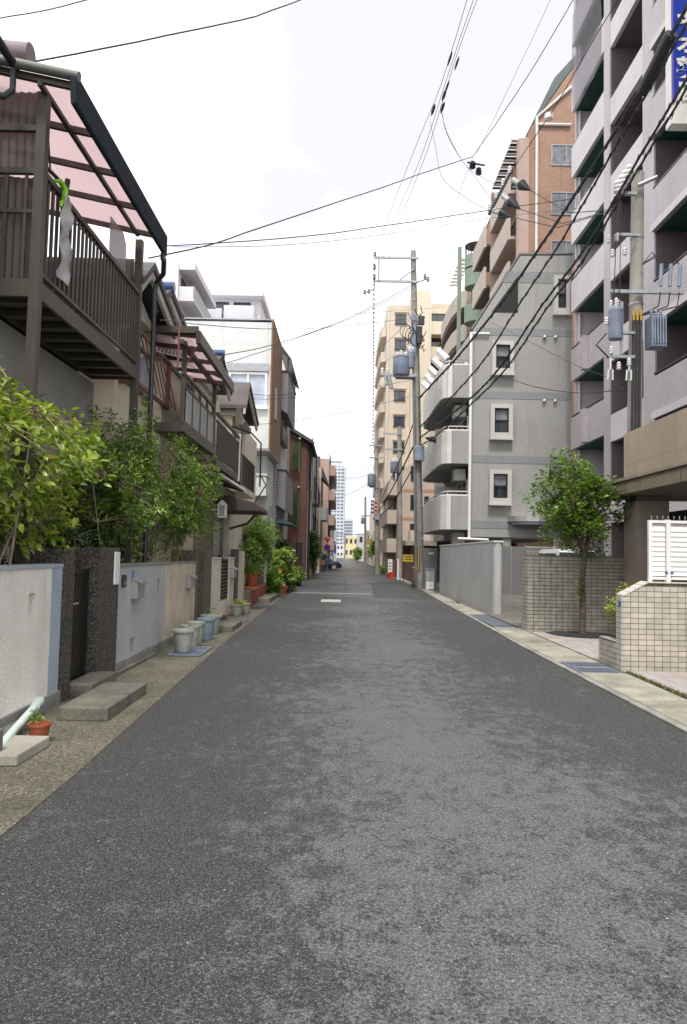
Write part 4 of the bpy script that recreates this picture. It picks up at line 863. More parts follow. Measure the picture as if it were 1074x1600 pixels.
for i, z in enumerate(LV0):
    up = i >= 3
    # end bay
    bx = box('balcony', m_lilp if up else m_lil, h, FX, FX+.14, 26.2, 30.05, z, z+1.34); box('slab', m_sofg, bx, FX+.14, 10.9, 26.2, 30.04, z+.02, z+.18); box('parapet_return', m_lil, bx, FX+.14, 10.0, 29.9, 30.05, z+.19, z+1.34)
    if not up: box('parapet_bay', m_lil, bx, FX-.22, FX, 27.9, 28.25, z+.01, z+1.34)
    box('rail', m_alud, bx, FX+.03, FX+.09, 26.2, 30.04, z+1.40, z+1.45)
    window(h, '-x', 10.9, 26.5, 28.6, z+.2, z+2.3, m_alud, m_glass)
    MB().tube([(FX+.3, 29.85, z+.2), (FX+.3, 29.85, z+2.9)], .05, 8).build('downpipe', m_lilp, h)
    # middle bay: shallower beam-like parapets
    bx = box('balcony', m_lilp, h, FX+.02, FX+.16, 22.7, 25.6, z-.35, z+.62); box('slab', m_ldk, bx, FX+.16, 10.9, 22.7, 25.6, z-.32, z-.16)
    window(h, '-x', 10.9, 22.9, 24.6, z-.1, z+1.9, m_alud, m_glass)
    # near bays: wide balconies
    for ya, yb in ((18.5, 21.85), (13.9, 17.6), (8.2, 13.0)):
        bx = box('balcony', m_lil, h, FX-.1, FX+.06, ya+.003, yb-.003, z-.22, z+1.05); box('slab', m_sofg, bx, FX+.06, 10.9, ya, yb, z-.2, z-.04); box('slab_edge', m_lilp, bx, FX-.13, FX-.1, ya, yb, z-.25, z-.02)
        box('rail', m_alud, bx, FX-.04, FX+.02, ya, yb, z+1.16, z+1.21)
        window(h, '-x', 10.9, ya+.6, yb-.6, z, z+2.0, m_alud, m_glass)
# scaffold netting hung on the topmost end balconies
mb = MB(); vs = []
for i in range(9):
    for j in range(7): vs.append((FX-.06+.05*math.sin(i*1.1+j), 26.4+.42*i, 20.6+.95*j+.1*math.sin(i*2)))
mb.add(vs, [(i*7+j, (i+1)*7+j, (i+1)*7+j+1, i*7+j+1) for i in range(8) for j in range(6)])
o = mb.build('netting', sheetmat('grey_net', (.62, .61, .64), .38), smooth=True, recalc=False); tag(o, 'loose grey netting draped over the topmost balconies of the lilac building', 'netting')
# vertical shop sign
t = thing('shop_sign', 'vertical blue shop sign with white characters high on the lilac building', 'sign', (9.2, 19, 14))
m_sblue = M('sign_blue', (.006, .03, .30), .3, .05, 2); m_swht = M('sign_white', (.66, .65, .60), .4, .05, 3, streak=.5, streakcol=(.3, .2, .1))
box('sign_case', m_swht, t, 8.70, 9.5, 18.9, 19.25, 13.5, 20.6); box('sign_face', m_sblue, t, 8.76, 9.46, 18.885, 18.899, 14.15, 20.5); box('sign_edge', M('sign_purple_edge', (.12, .10, .40), .4), t, 8.70, 8.755, 18.88, 18.899, 14.13, 20.52)
for i, ch in enumerate('局薬オキ'): sheet_text(ch, t, m_swht, .62, face_y(9.13, 18.872, 14.33+.69*i), 'character', .006, .022)

# ------------------------------------------------------------------ right: entrance canopy block of the lilac building
m_stone = brickmat('beige_stone_cladding', (.40, .325, .24), (.36, .29, .215), (.25, .2, .15), .45, .9, .006, .7, .15, .12, off=0)
m_cano = M('brown_canopy_metal', (.22, .18, .135), .6, .1, 2, streak=.3)
t = thing('entrance_canopy', 'brown entrance canopy on a thick column with beige stone parapet above, right edge', 'canopy', (6, 13, 0))
B(5.5, 9.3, 2, 15.5, 2.92, 3.14).build('canopy_slab', m_cano, t, bev=.01)
box('fascia', m_cano, t, 5.46, 5.498, 2, 15.52, 2.88, 3.05); box('fascia_cap', M('canopy_cap', (.30, .255, .20), .6), t, 5.44, 5.52, 2, 15.54, 3.142, 3.2)
for k in range(9): box('fascia_joint', m_alu, t, 5.455, 5.4599, 2+1.6*k, 2.012+1.6*k, 2.89, 3.05)
box('soffit', M('brown_soffit', (.17, .145, .115), .7), t, 5.5, 9.3, 2, 15.49, 2.88, 2.918)
box('stone_parapet', m_stone, t, 6.0, 6.25, 2, 15.36, 3.14, 4.30); box('stone_return', m_stone, t, 6.25, 9.2, 15.1, 15.36, 3.14, 4.30)
m_colm = M('brown_column_render', (.27, .23, .19), .85, .12, 1.5, .12, 60, streak=.4)
box('column', m_colm, t, 5.75, 6.4, 14.1, 14.72, -.02, 2.76); box('column_head', m_alu, t, 5.77, 6.4, 14.12, 14.70, 2.762, 2.879)
box('column', m_colm, t, 7.3, 7.8, 13.2, 13.8, -.02, 2.6); box('column_head', m_blk, t, 7.28, 7.82, 13.2, 13.8, 2.602, 2.879)
box('lower_wall', m_lil, t, 8.6, 9.3, 8, 15.0, -.02, 2.87)

# ------------------------------------------------------------------ right: tiled boundary walls
m_tile = M('cream_tile', (.48, .44, .37), .35, .08, 3, .05, 60, island=.14)
m_tile2 = M('cream_tile_far', (.46, .44, .375), .4, .14, 9, .05, 60)
m_grout = M('dark_grout', (.13, .105, .08), .9, .2, 6)
tw = thing('tiled_wall', 'cream tiled wall with a sloped corner under the white louvred fence, foreground right', 'wall', (4.0, 10.3, 0))
px, pz = .1125, .0762
MB().prism([(4.0, 0), (6.6, 0), (6.6, 1.27), (4.36, 1.27), (4.0, 1.07)], 'y', 10.31, 10.52).build('wall_core', m_grout, tw)
mt = unit_mesh('tile', B(-.0525, .0525, -.006, .006, -.034, .034), m_tile)
for j in range(16):
    for i in range(15):
        x = 4.0+.056+px*i+.004; z = .042+pz*j
        lim = 1.24 if x > 4.38 else 1.06+(x-4.0)*.55-.05
        if z+.034 < lim: inst('tile', mt, tw, Matrix.Translation((x, 10.306+random.uniform(-.0015, .0015), z)) @ Euler((random.gauss(0, .006), 0, random.gauss(0, .006))).to_matrix().to_4x4())
def clip(poly, f):
    out = []
    for a, b in zip(poly, poly[1:]+poly[:1]):
        fa, fb = f(a), f(b)
        if fa >= 0: out.append(a)
        if (fa >= 0) != (fb >= 0): t_ = fa/(fa-fb); out.append((a[0]+(b[0]-a[0])*t_, a[1]+(b[1]-a[1])*t_))
    return out
for j in range(16):                                                 # tiles cut along the slope and under the cap
    for i in range(15):
        x = 4.0+.056+px*i+.004; z = .042+pz*j; lim = 1.24 if x > 4.38 else 1.06+(x-4.0)*.55-.05
        if z+.034 < lim: continue
        q = clip([(x-.0525, z-.034), (x+.0525, z-.034), (x+.0525, z+.034), (x-.0525, z+.034)], lambda p: min(1.266, 1.064+(p[0]-4)*.5556)-p[1]) if x < 4.4 else clip([(x-.0525, z-.034), (x+.0525, z-.034), (x+.0525, z+.034), (x-.0525, z+.034)], lambda p: 1.266-p[1])
        if len(q) > 2: MB().prism(q, 'y', 10.30, 10.312).build('tile', m_tile, tw)
mb = MB()
for j in range(16):
    for i in range(15, 23): mb.box(4.06+px*i-.0525, 4.06+px*i+.0525, 10.30, 10.312, .042+pz*j-.034, .042+pz*j+.034)
mb.build('tiles', m_tile, tw)['kind'] = 'stuff'
m_cap = M('white_cap_tile', (.60, .575, .52), .35, .05, 4)
dx_, dz_ = .36, .20
for k in range(4):
    a, b = 4.0+.36*k/4+.004, 4.0+.36*(k+1)/4-.004
    MB().prism([(a, 1.07+(a-4)*dz_/dx_), (b, 1.07+(b-4)*dz_/dx_), (b, 1.085+(b-4)*dz_/dx_+.01), (a, 1.085+(a-4)*dz_/dx_+.01)], 'y', 10.29, 10.54).build('cap_tile', m_cap, tw)
for k in range(20): box('cap_tile', m_cap, tw, 4.362+px*k, 4.362+px*k+.106, 10.292, 10.54, 1.271, 1.287)
for j in range(14): box('edge_tile', m_cap, tw, 3.986, 3.999, 10.296, 10.40, .01+pz*j, .078+pz*j); box('edge_tile', m_cap, tw, 3.987, 3.999, 10.408, 10.51, .01+pz*j, .078+pz*j)
t = thing('house_number_plate', 'tiny blue plate on the sloped corner of the foreground tiled wall', 'plate', (3.98, 10.35, 1)); box('plate', M('plate_blue', (.03, .12, .35), .4), t, 3.978, 3.985, 10.33, 10.39, .93, 1.0)
tw = thing('planter', 'low cream tiled planter box beside the foreground tiled wall', 'planter', (4.0, 11, 0))
mb = MB(); mb.box(3.99, 4.09, 10.53, 11.16, 0, .40); mb.box(4.09, 5.4, 11.06, 11.16, 0, .40); mb.build('planter_body', m_grout, tw)
me = unit_mesh('tile', B(-.006, .006, -.0525, .0525, -.034, .034), m_tile)
for j in range(5):
    for i in range(6): inst('tile', me, tw, Matrix.Translation((3.985, 10.58+.1125*i-.005, .042+pz*j)))
for i in range(6): box('cap_tile', m_cap, tw, 3.975, 4.1, 10.53+.105*i, 10.53+.105*i+.1, .402, .418)
box('soil', m_soil, tw, 4.09, 5.4, 10.53, 11.06, 0.05, .34)
plant('shrub', 'yellow green shrub growing from the low tiled planter on the right', 'shrub', (4.25, 10.8, .3), (4.22, 10.85, .82), (.25, .28, .52), 240, 5, .062, leafmat('gold_green_leaf', (.20, .26, .04), (.36, .38, .08)), seed=21, stems=5, stem_r=.01, width=1.2, twigs=.3)
tw = thing('tiled_wall', 'cream tiled boundary wall standing behind the young street tree', 'wall', (3.95, 15.4, 0))
B(3.96, 9.0, 15.41, 15.62, 0, 1.63).build('wall_core', m_grout, tw); B(3.96, 4.1, 15.63, 15.9, 0, 1.62).build('wall_core', m_grout, tw)
mb = MB(); c_ = 0
for j in range(21):
    for i in range(41):
        x = 3.962+.123*i
        mb.box(x, x+.113, 15.395+random.uniform(0, .002), 15.409, .008+.0775*j, .074+.0775*j)
for j in range(21):
    for i in range(4): mb.box(3.945, 3.959, 15.41+.123*i, 15.41+.123*i+.113, .008+.0775*j, .074+.0775*j)
mb.build('tiles', m_tile2, tw)['kind'] = 'stuff'
box('wall_cap', m_mort, tw, 3.95, 9.0, 15.39, 15.63, 1.632, 1.655)
# white louvred fence
t = thing('louvred_fence', 'white horizontal louvred fence on top of the foreground tiled wall', 'fence', (4.43, 10.45, 1.29))
mb = MB(); mb.box(4.43, 4.48, 10.42, 10.47, 1.29, 2.18); mb.box(4.68, 4.74, 10.40, 10.48, 1.29, 2.19); mb.box(5.9, 5.96, 10.40, 10.48, 1.29, 2.19); mb.box(4.48, 4.68, 10.42, 10.47, 2.14, 2.18); mb.box(4.74, 5.9, 10.42, 10.47, 2.14, 2.18); mb.box(4.48, 4.68, 10.42, 10.47, 1.32, 1.36); mb.box(4.74, 5.9, 10.42, 10.47, 1.32, 1.36); mb.build('fence_frame', m_white, t)
slats('louvre', t, m_white, (.19, .012, .074), [(4.58, 10.445, 1.41+.0715*k) for k in range(10)], Euler((R(-10), 0, 0)))
slats('louvre', t, m_white, (1.15, .012, .074), [(5.32, 10.445, 1.41+.0715*k) for k in range(10)], Euler((R(-10), 0, 0)))
box('fence_back', m_off, t, 4.48, 5.9, 10.462, 10.469, 1.37, 2.13)
m_latch = M('latch_blue', (.02, .09, .30), .4)
for x in (4.655, 4.735): box('latch', m_latch, t, x, x+.035, 10.385, 10.40, 1.40, 1.44)
t = thing('spiked_railing', 'row of small metal spikes behind the top of the white louvred fence', 'railing', (4.45, 10.9, 1.3))
box('rail', m_galv, t, 4.66, 6.5, 10.89, 10.92, 2.16, 2.19); box('rail_post', m_galv, t, 4.76, 4.8, 10.885, 10.925, 0, 2.139); box('rail_post', m_galv, t, 6.4, 6.44, 10.885, 10.925, 0, 2.139)
mb = MB(); mb.lathe(0, 0, [(.005, 0), (.005, .045), (.011, .055), (.002, .09)], 6); me = unit_mesh('spike', mb, m_galv)
for k in range(24): inst('spike', me, t, Matrix.Translation((4.68+.085*k, 10.905, 2.19)))

# ------------------------------------------------------------------ right: grey apartment house behind
m_gtile = brickmat('grey_mosaic_tile', (.35, .35, .34), (.325, .325, .315), (.255, .255, .25), .085, .085, .007, .7, .12, .05, off=0)
m_gband = brickmat('blue_grey_band_tile', (.255, .262, .27), (.24, .247, .255), (.20, .205, .21), .085, .085, .007, .7, .1, .05, off=0)
m_gfr = M('pale_window_surround', (.50, .49, .46), .8, .05, 2)
h = thing('apartment_building', 'grey mosaic tiled apartment house with slanted roof edge and curved balconies', 'apartment block', (6, 31, 0))
MB().prism([(5.5, 2.45), (9.86, 2.45), (9.86, 14.98), (7.55, 14.92), (5.5, 11.55)], 'y', 31, 44).build('wall', m_gtile, h)
MB().prism([(5.499, 11.55), (5.499, 10.2), (4.75, 10.2), (4.55, 10.15)], 'y', 31.02, 31.35).build('wing_wall', m_gtile, h)
MB().prism([(5.46, 11.56), (7.53, 14.96), (9.9, 15.03), (9.9, 15.1), (7.5, 15.04), (5.40, 11.60)], 'y', 30.97, 44.1).build('roof_coping', M('grey_coping', (.20, .20, .195), .8), h)
for z in (2.98, 5.83, 8.66, 11.48): box('band', m_gband, h, 5.5 if z < 11 else 5.62, 9.855, 30.985, 30.999, z-.16, z+.16)
MB().prism([(6.9, 14.2), (9.855, 14.2), (9.855, 13.7), (6.7, 13.7)], 'y', 30.985, 30.999).build('band', m_gband, h)
def bay_window(x0, x1, z0, z1):
    fr = MB(); b_ = .17
    fr.box(x0, x0+b_, 30.78, 31, z0, z1); fr.box(x1-b_, x1, 30.78, 31, z0, z1); fr.box(x0+b_, x1-b_, 30.78, 31, z0, z0+b_+.06); fr.box(x0+b_, x1-b_, 30.78, 31, z1-b_, z1); fr.box(x0-.03, x1+.03, 30.72, 31, z0-.09, z0-.002)
    fr = fr.build('window', m_gfr, h); mb = MB()
    a0, a1, c0, c1 = x0+b_, x1-b_, z0+b_+.06, z1-b_
    mb.box(a0, a0+.05, 30.86, 30.92, c0, c1); mb.box(a1-.05, a1, 30.86, 30.92, c0, c1); mb.box(a0+.05, a1-.05, 30.86, 30.92, c1-.05, c1); mb.box(a0+.05, a1-.05, 30.86, 30.92, c0, c0+.05); mb.box(a0+.05, a1-.05, 30.87, 30.91, (c0+c1)/2-.03, (c0+c1)/2+.03)
    mb.build('sash', m_blk, fr); box('pane', m_glass, fr, a0+.05, a1-.05, 30.93, 30.95, c0+.05, (c0+c1)/2-.03); box('pane', m_curtd, fr, a0+.05, a1-.05, 30.93, 30.95, (c0+c1)/2+.03, c1-.05)
bay_window(6.24, 7.19, 3.9, 5.35); bay_window(6.26, 7.22, 6.75, 8.22); bay_window(6.30, 7.26, 9.58, 11.02); bay_window(9.0, 9.7, 12.3, 14.0)
MB().prism([(6.3, 12.35), (7.45, 12.35), (7.45, 14.0)], 'y', 30.98, 30.9995).build('niche', m_blk, h)
for z in (8.45, 11.28):
    for x in (8.62, 9.1): MB().lathe(x, 30.93, [(.02, z-.07), (.085, z-.05), (.085, z), (.05, z+.06), (.01, z+.08)], 10).build('vent_hood', m_steel, h, smooth=True)
MB().tube([(5.40, 30.9, 2.35), (5.40, 30.9, 11.4)], .07, 10).build('downpipe', m_white, h, smooth=True)
MB().tube([(5.40, 30.9, 11.35), (6.2, 30.9, 11.35)], .05, 8).build('downpipe_arm', m_white, h); MB().tube([(4.9, 30.85, 2.35), (6.2, 30.85, 2.32), (6.25, 30.85, 1.9)], .06, 8).build('downpipe_arm', m_white, h)
for z0, z1 in ((2.74, 4.2), (5.61, 7.05), (8.5, 9.95)):
    path = [(5.48, 31.03), (4.62, 31.03), (4.42, 31.06), (4.30, 31.25), (4.24, 31.7), (4.22, 33), (4.2, 36), (4.22, 38), (4.34, 38.8), (4.7, 39.4), (5.48, 39.5)]
    mb = MB(); mb.prism(path, 'z', z0, z0+.16)
    bx = mb.build('balcony', m_gtile, h)
    for i, (p, q) in enumerate(zip(path[:-1], path[1:])):
        d = Vector((q[0]-p[0], q[1]-p[1], 0)).normalized(); n_ = Vector((d.y, -d.x, 0))*.1
        MB().prism([(p[0], p[1]), (q[0], q[1]), (q[0]-n_.x, q[1]-n_.y), (p[0]-n_.x, p[1]-n_.y)][::1], 'z', z0+.002, z1).build('parapet', m_gtile if i < 1 else m_off, bx)
    mb = MB(); mb.tube([(x+.06, y+.03, z1+.2) for x, y in path[:8]], .028, 6)
    for x, y in path[:8:2]: mb.tube([(x+.06, y+.03, z1-.02), (x+.06, y+.03, z1+.2)], .02, 5)
    mb.build('rail', m_off, bx); mb = MB(); mb.tube([(x-.0, y-.0, z1+.02) for x, y in path[:8]], .05, 6); mb.build('coping', m_off, bx)
    window(h, '-x', 5.5, 32, 35, z0+.3, z0+2.3, m_white, m_glass); 
    box('partition', m_off, bx, 4.4, 5.49, 34.9, 34.95, z0+.2, z0+2.2); box('aircon_unit', m_off, bx, 4.9, 5.4, 32.0, 32.8, z0-.62, z0-.1)
# fine white brackets along the slanted top
for k in range(5): MB().tube([(4.6, 32.5+1.6*k, 10.6-.0*k), (4.2, 32.8+1.6*k, 11.1)], .16, 8).build('roof_drum', m_white, h)
# ground floor: dark open parking and pilotis
box('parking_wall', M('dark_parking_wall', (.10, .10, .10), .85), h, 5.6, 12, 43, 43.2, 0, 2.45); box('parking_ceiling', m_gband, h, 5.55, 9.8, 31.05, 43, 2.40, 2.449)
box('pilotis', m_gtile, h, 6.9, 7.25, 31.1, 31.6, 0, 2.40); box('pilotis', m_colm, h, 9.05, 9.6, 30.6, 31.0, 0, 2.44)
gr = MB(); gr.box(7.8, 9.0, 30.7, 30.75, 2.02, 2.08); gr.box(7.8, 9.0, 30.7, 30.75, .3, .36); gr.box(9.0, 9.04, 30.68, 30.76, 0, 2.4); gr.box(7.76, 7.8, 30.68, 30.76, 0, 2.1); gr = gr.build('parking_grille', m_white, h)
slats('grille_bar', gr, m_white, (.02, .02, 1.7), [(7.85+.07*k, 30.725, 1.19) for k in range(17)]); slats('grille_bar', gr, m_white, (1.2, .018, .02), [(8.4, 30.71, .5+.17*k) for k in range(9)])
t = thing('porch_roof', 'rounded silver metal porch roof on the grey apartment house behind the tree', 'porch roof', (8.3, 30.5, 3.3))
mb = MB(); pr = [(8.3+1.25*math.cos(R(a))*(1), 31.0-1.0*math.sin(R(a))) for a in range(0, 181, 12)]
mb.prism(pr, 'z', 3.12, 3.36); mb.build('porch_roof_band', m_steel, t); MB().prism([(8.3+1.1*math.cos(R(a)), 30.99-.88*math.sin(R(a))) for a in range(0, 181, 12)], 'z', 3.0, 3.119).build('porch_roof_soffit', m_galv, t)
# pale wall closing the parking towards the street
t = thing('garage_wall', 'plain pale grey rendered wall along the street before the grey apartment house', 'wall', (4.3, 30, 0))
MB().prism(rr(4.27, 25.4, .12, 5.6, .1, 4), 'z', .02, 2.0).build('wall_body', M('pale_grey_render', (.42, .42, .44), .8, .05, .8, .05, 50, streak=.25, streakcol=(.2, .2, .2)), t)
box('wall_cap', m_off, t, 4.13, 4.41, 19.78, 31.02, 2.002, 2.05); box('side_panel', M('mid_grey_gate_panel', (.17, .17, .175), .6, .05, 1), t, 5.6, 7.7, 30.15, 30.25, .02, 2.05); box('side_panel_post', m_galv, t, 7.0, 7.06, 30.1, 30.149, .02, 2.06)

# ------------------------------------------------------------------ right: orange brick apartment building
m_obr = brickmat('orange_brick', (.36, .205, .14), (.29, .165, .112), (.33, .25, .2), .22, .075, .008, .85, .2, .1)
m_obp = M('pinkish_plaster', (.42, .31, .27), .85, .05, 1); m_cpar = M('beige_balcony_panel', (.47, .41, .36), .8, .05, 1, streak=.2)
m_grt = M('celadon_green_panel', (.19, .26, .21), .6, .06, 1, streak=.15)
h = thing('apartment_building', 'orange brick apartment building with celadon green cylinder and beige balconies', 'apartment block', (10.2, 50, 0))
MB().prism([(10.7, -.05), (22, -.05), (22, 33), (13.9, 32.2), (12.6, 30.3), (10.7, 27.4)], 'y', 42, 58).build('wall', m_obr, h)
MB().prism([(10.65, 27.42), (12.56, 30.4), (13.85, 32.3), (13.8, 32.7), (12.3, 30.95)], 'y', 42.3, 57).build('roof_edge', M('grey_green_roof', (.09, .115, .115), .6), h)
box('corner_pier', m_obp, h, 10.1, 10.699, 41.95, 42.6, -.05, 26.9)
window(h, '-y', 42, 12.05, 13.9, 25.25, 26.55, m_galv, m_curtd); window(h, '-y', 42, 12.05, 13.9, 22.2, 23.6, m_galv, m_curtd); window(h, '-y', 42, 12.05, 13.9, 19.2, 20.6, m_galv, m_curtd)
mb = MB(); mb.tube([(11.15, 41.9, 14), (11.15, 41.9, 28.2), (13.3, 41.9, 30.2)], .09, 8); mb.tube([(11.15, 41.9, 27.75), (13.2, 41.9, 27.75)], .09, 8); mb.build('downpipe', m_off, h, smooth=True)
slats('roof_louvre', h, m_off, (.9, .30, .16), [(10.2, 42.5+.75*k, 27.1) for k in range(8)])
slats('roof_louvre_underside', h, m_alud, (.9, .25, .05), [(10.2, 42.86+.75*k, 27.0) for k in range(8)])
for k in range(8):
    z = 24.0-2.9*k
    if z < 6: break
    bx = box('balcony', m_cpar, h, 9.7, 9.85, 43.0, 48.5, z, z+1.5); box('slab', m_obp, bx, 9.85, 10.7, 43.0, 48.5, z+.01, z+.2); window(h, '-x', 10.7, 43.6, 46.5, z+.3, z+2.3, m_alu, m_glass)
    bx = box('balcony', m_cpar, h, 9.3, 9.45, 48.5, 53.0, z-1.0, z+.5); box('slab', m_alu, bx, 9.45, 10.7, 48.5, 53.0, z-.95, z-.8)
    box('divider', m_obp, h, 9.75, 10.69, 48.4, 48.6, z+1.51, z+2.88)
    path = [(10.7, 59), (9.9, 59.0), (9.4, 60), (9.1, 62), (9.0, 65), (9.1, 69), (9.5, 72), (10.7, 73)]
    q = MB(); q.prism(path, 'z', z-1.4, z+.0); q.build('balcony', m_cpar, h)
    q = MB(); q.prism([(x+.15, y+.2) for x, y in path], 'z', z-1.6, z-1.401); q.build('balcony_soffit', m_alu, h)
    MB().lathe(10.2, 56.3, [(.95, z-.95), (.95, z+.45)], 20).build('cylinder_balcony', m_grt, h, smooth=True)
MB().lathe(10.5, 56.3, [(.7, 0), (.7, 25.6)], 20).build('cylinder_core', M('brown_core_render', (.20, .12, .085), .85), h, smooth=True)
MB().lathe(10.2, 56.3, [(.95, 24.6), (.95, 25.6)], 20).build('cylinder_top', m_grt, h, smooth=True)
mb = MB()
for k in range(10): a = 2*math.pi*k/10; mb.tube([(10.2+.9*math.cos(a), 56.3+.9*math.sin(a), 25.6), (10.2+.9*math.cos(a), 56.3+.9*math.sin(a), 26.5)], .03, 4)
mb.lathe(10.2, 56.3, [(.95, 26.45), (.95, 26.5)], 20); mb.build('cylinder_rail', m_alud, h)
box('green_fin', m_grt, h, 8.9, 9.2, 57.6, 57.8, 12, 27.0)
slats('roof_louvre', h, m_off, (.9, .30, .16), [(9.6, 58.5+.8*k, 26.3) for k in range(8)])
box('rear_wall', m_obr, h, 10.7, 20, 58, 76, -.05, 25.4)
for k in range(4): box('rear_pier', m_obp, h, 9.8, 10.69, 66+2.4*k, 66.5+2.4*k, 5, 24.5)

# ------------------------------------------------------------------ right: far apartments
m_cap2 = M('cream_yellow_render', (.57, .50, .41), .85, .05, .5, streak=.15); m_cap3 = M('cream_render', (.62, .55, .43), .85, .05, .5)
h = thing('apartment_building', 'tall cream yellow ten storey apartment block behind the main utility pole', 'apartment block', (4.3, 78, 0))
box('wall', m_cap2, h, 4.3, 6.95, 78, 96, 0, 29.2); box('tower_wall', m_cap3, h, 6.96, 9.0, 77.6, 96, 0, 30.8); box('rear_wall', m_cap3, h, 9.01, 14, 79.4, 96, 0, 30.0)
for k in range(10):
    z = 27.2-2.85*k
    if z < 1: break
    window(h, '-y', 78, 5.2, 6.4, z-.1, z+.95, m_alud, m_glass, sill=True, depth=.08); box('hood', m_cap2, h, 5.1, 6.5, 77.8, 77.999, z+1.15, z+1.3)
    bx = box('balcony', m_cap3, h, 9.01, 14, 77.9, 78.1, z-1.2, z+.25); window(h, '-y', 79.4, 9.2, 10.9, z+.0, z+1.6, m_alud, m_glass, depth=.1); box('slab', m_cap3, bx, 9.01, 14, 78.11, 79.39, z-1.2, z-1.0)
    q = MB(); q.prism([(4.29, 79), (3.75, 79.3), (3.6, 82), (3.6, 92), (4.29, 94)], 'z', z-1.2, z-.1); q.build('balcony', m_cap2, h)
MB().tube([(4.45, 77.9, 0), (4.45, 77.9, 29)], .09, 6).build('downpipe', m_off, h); MB().tube([(9.05, 77.5, 0), (9.05, 77.5, 30)], .09, 6).build('downpipe', m_off, h)
m_pbe = M('pinkish_beige_panel', (.46, .39, .33), .85, .05, .5); m_sal = M('salmon_band', (.44, .24, .17), .85)
h = thing('apartment_building', 'pinkish beige flats with salmon bands behind the concrete utility pole', 'apartment block', (4.5, 62, 0))
MB().prism([(4.6, 0), (12, 0), (12, 10.3), (6.5, 10.1), (4.6, 8.6)], 'y', 62, 74).build('wall', m_pbe, h)
for z in (9.65, 7.2, 4.75, 2.35): box('band', m_sal, h, 4.62 if z < 8 else 6.0, 11.9, 61.97, 61.999, z-.12, z+.12)
for z in (8.0, 5.5, 3.0):
    window(h, '-y', 62, 5.7, 6.35, z, z+1.3, m_alud, m_glass, mull=0); window(h, '-y', 62, 8.0, 9.2, z+.1, z+1.4, m_alud, m_glass); window(h, '-y', 62, 6.9, 7.3, z, z+1.2, m_alud, m_glass, mull=0)
    bx = MB(); bx.prism([(62.5, z-1.2), (73, z-1.2), (73, z), (62.5, z)], 'x', 3.75, 4.59); bx.build('balcony', m_pbe, h); window(h, '-x', 4.6, 63, 66, z+.1, z+1.2, m_alud, m_glass)
box('entrance_slab', m_conc, h, 4.7, 10, 55, 61.9, 2.35, 2.7); box('entrance_column', m_brp, h, 5.3, 5.8, 56, 56.5, 0, 2.34); box('entrance_panel', M('brown_entrance_panel', (.14, .10, .07), .7), h, 5.0, 8, 60.5, 60.7, 0, 2.34); box('sun_screen', m_cpar, h, 5.6, 7.4, 60.8, 61.9, 2.71, 3.7)
box('annexe', m_pbe, h, 4.0, 4.59, 66, 73, 0, 7.0)
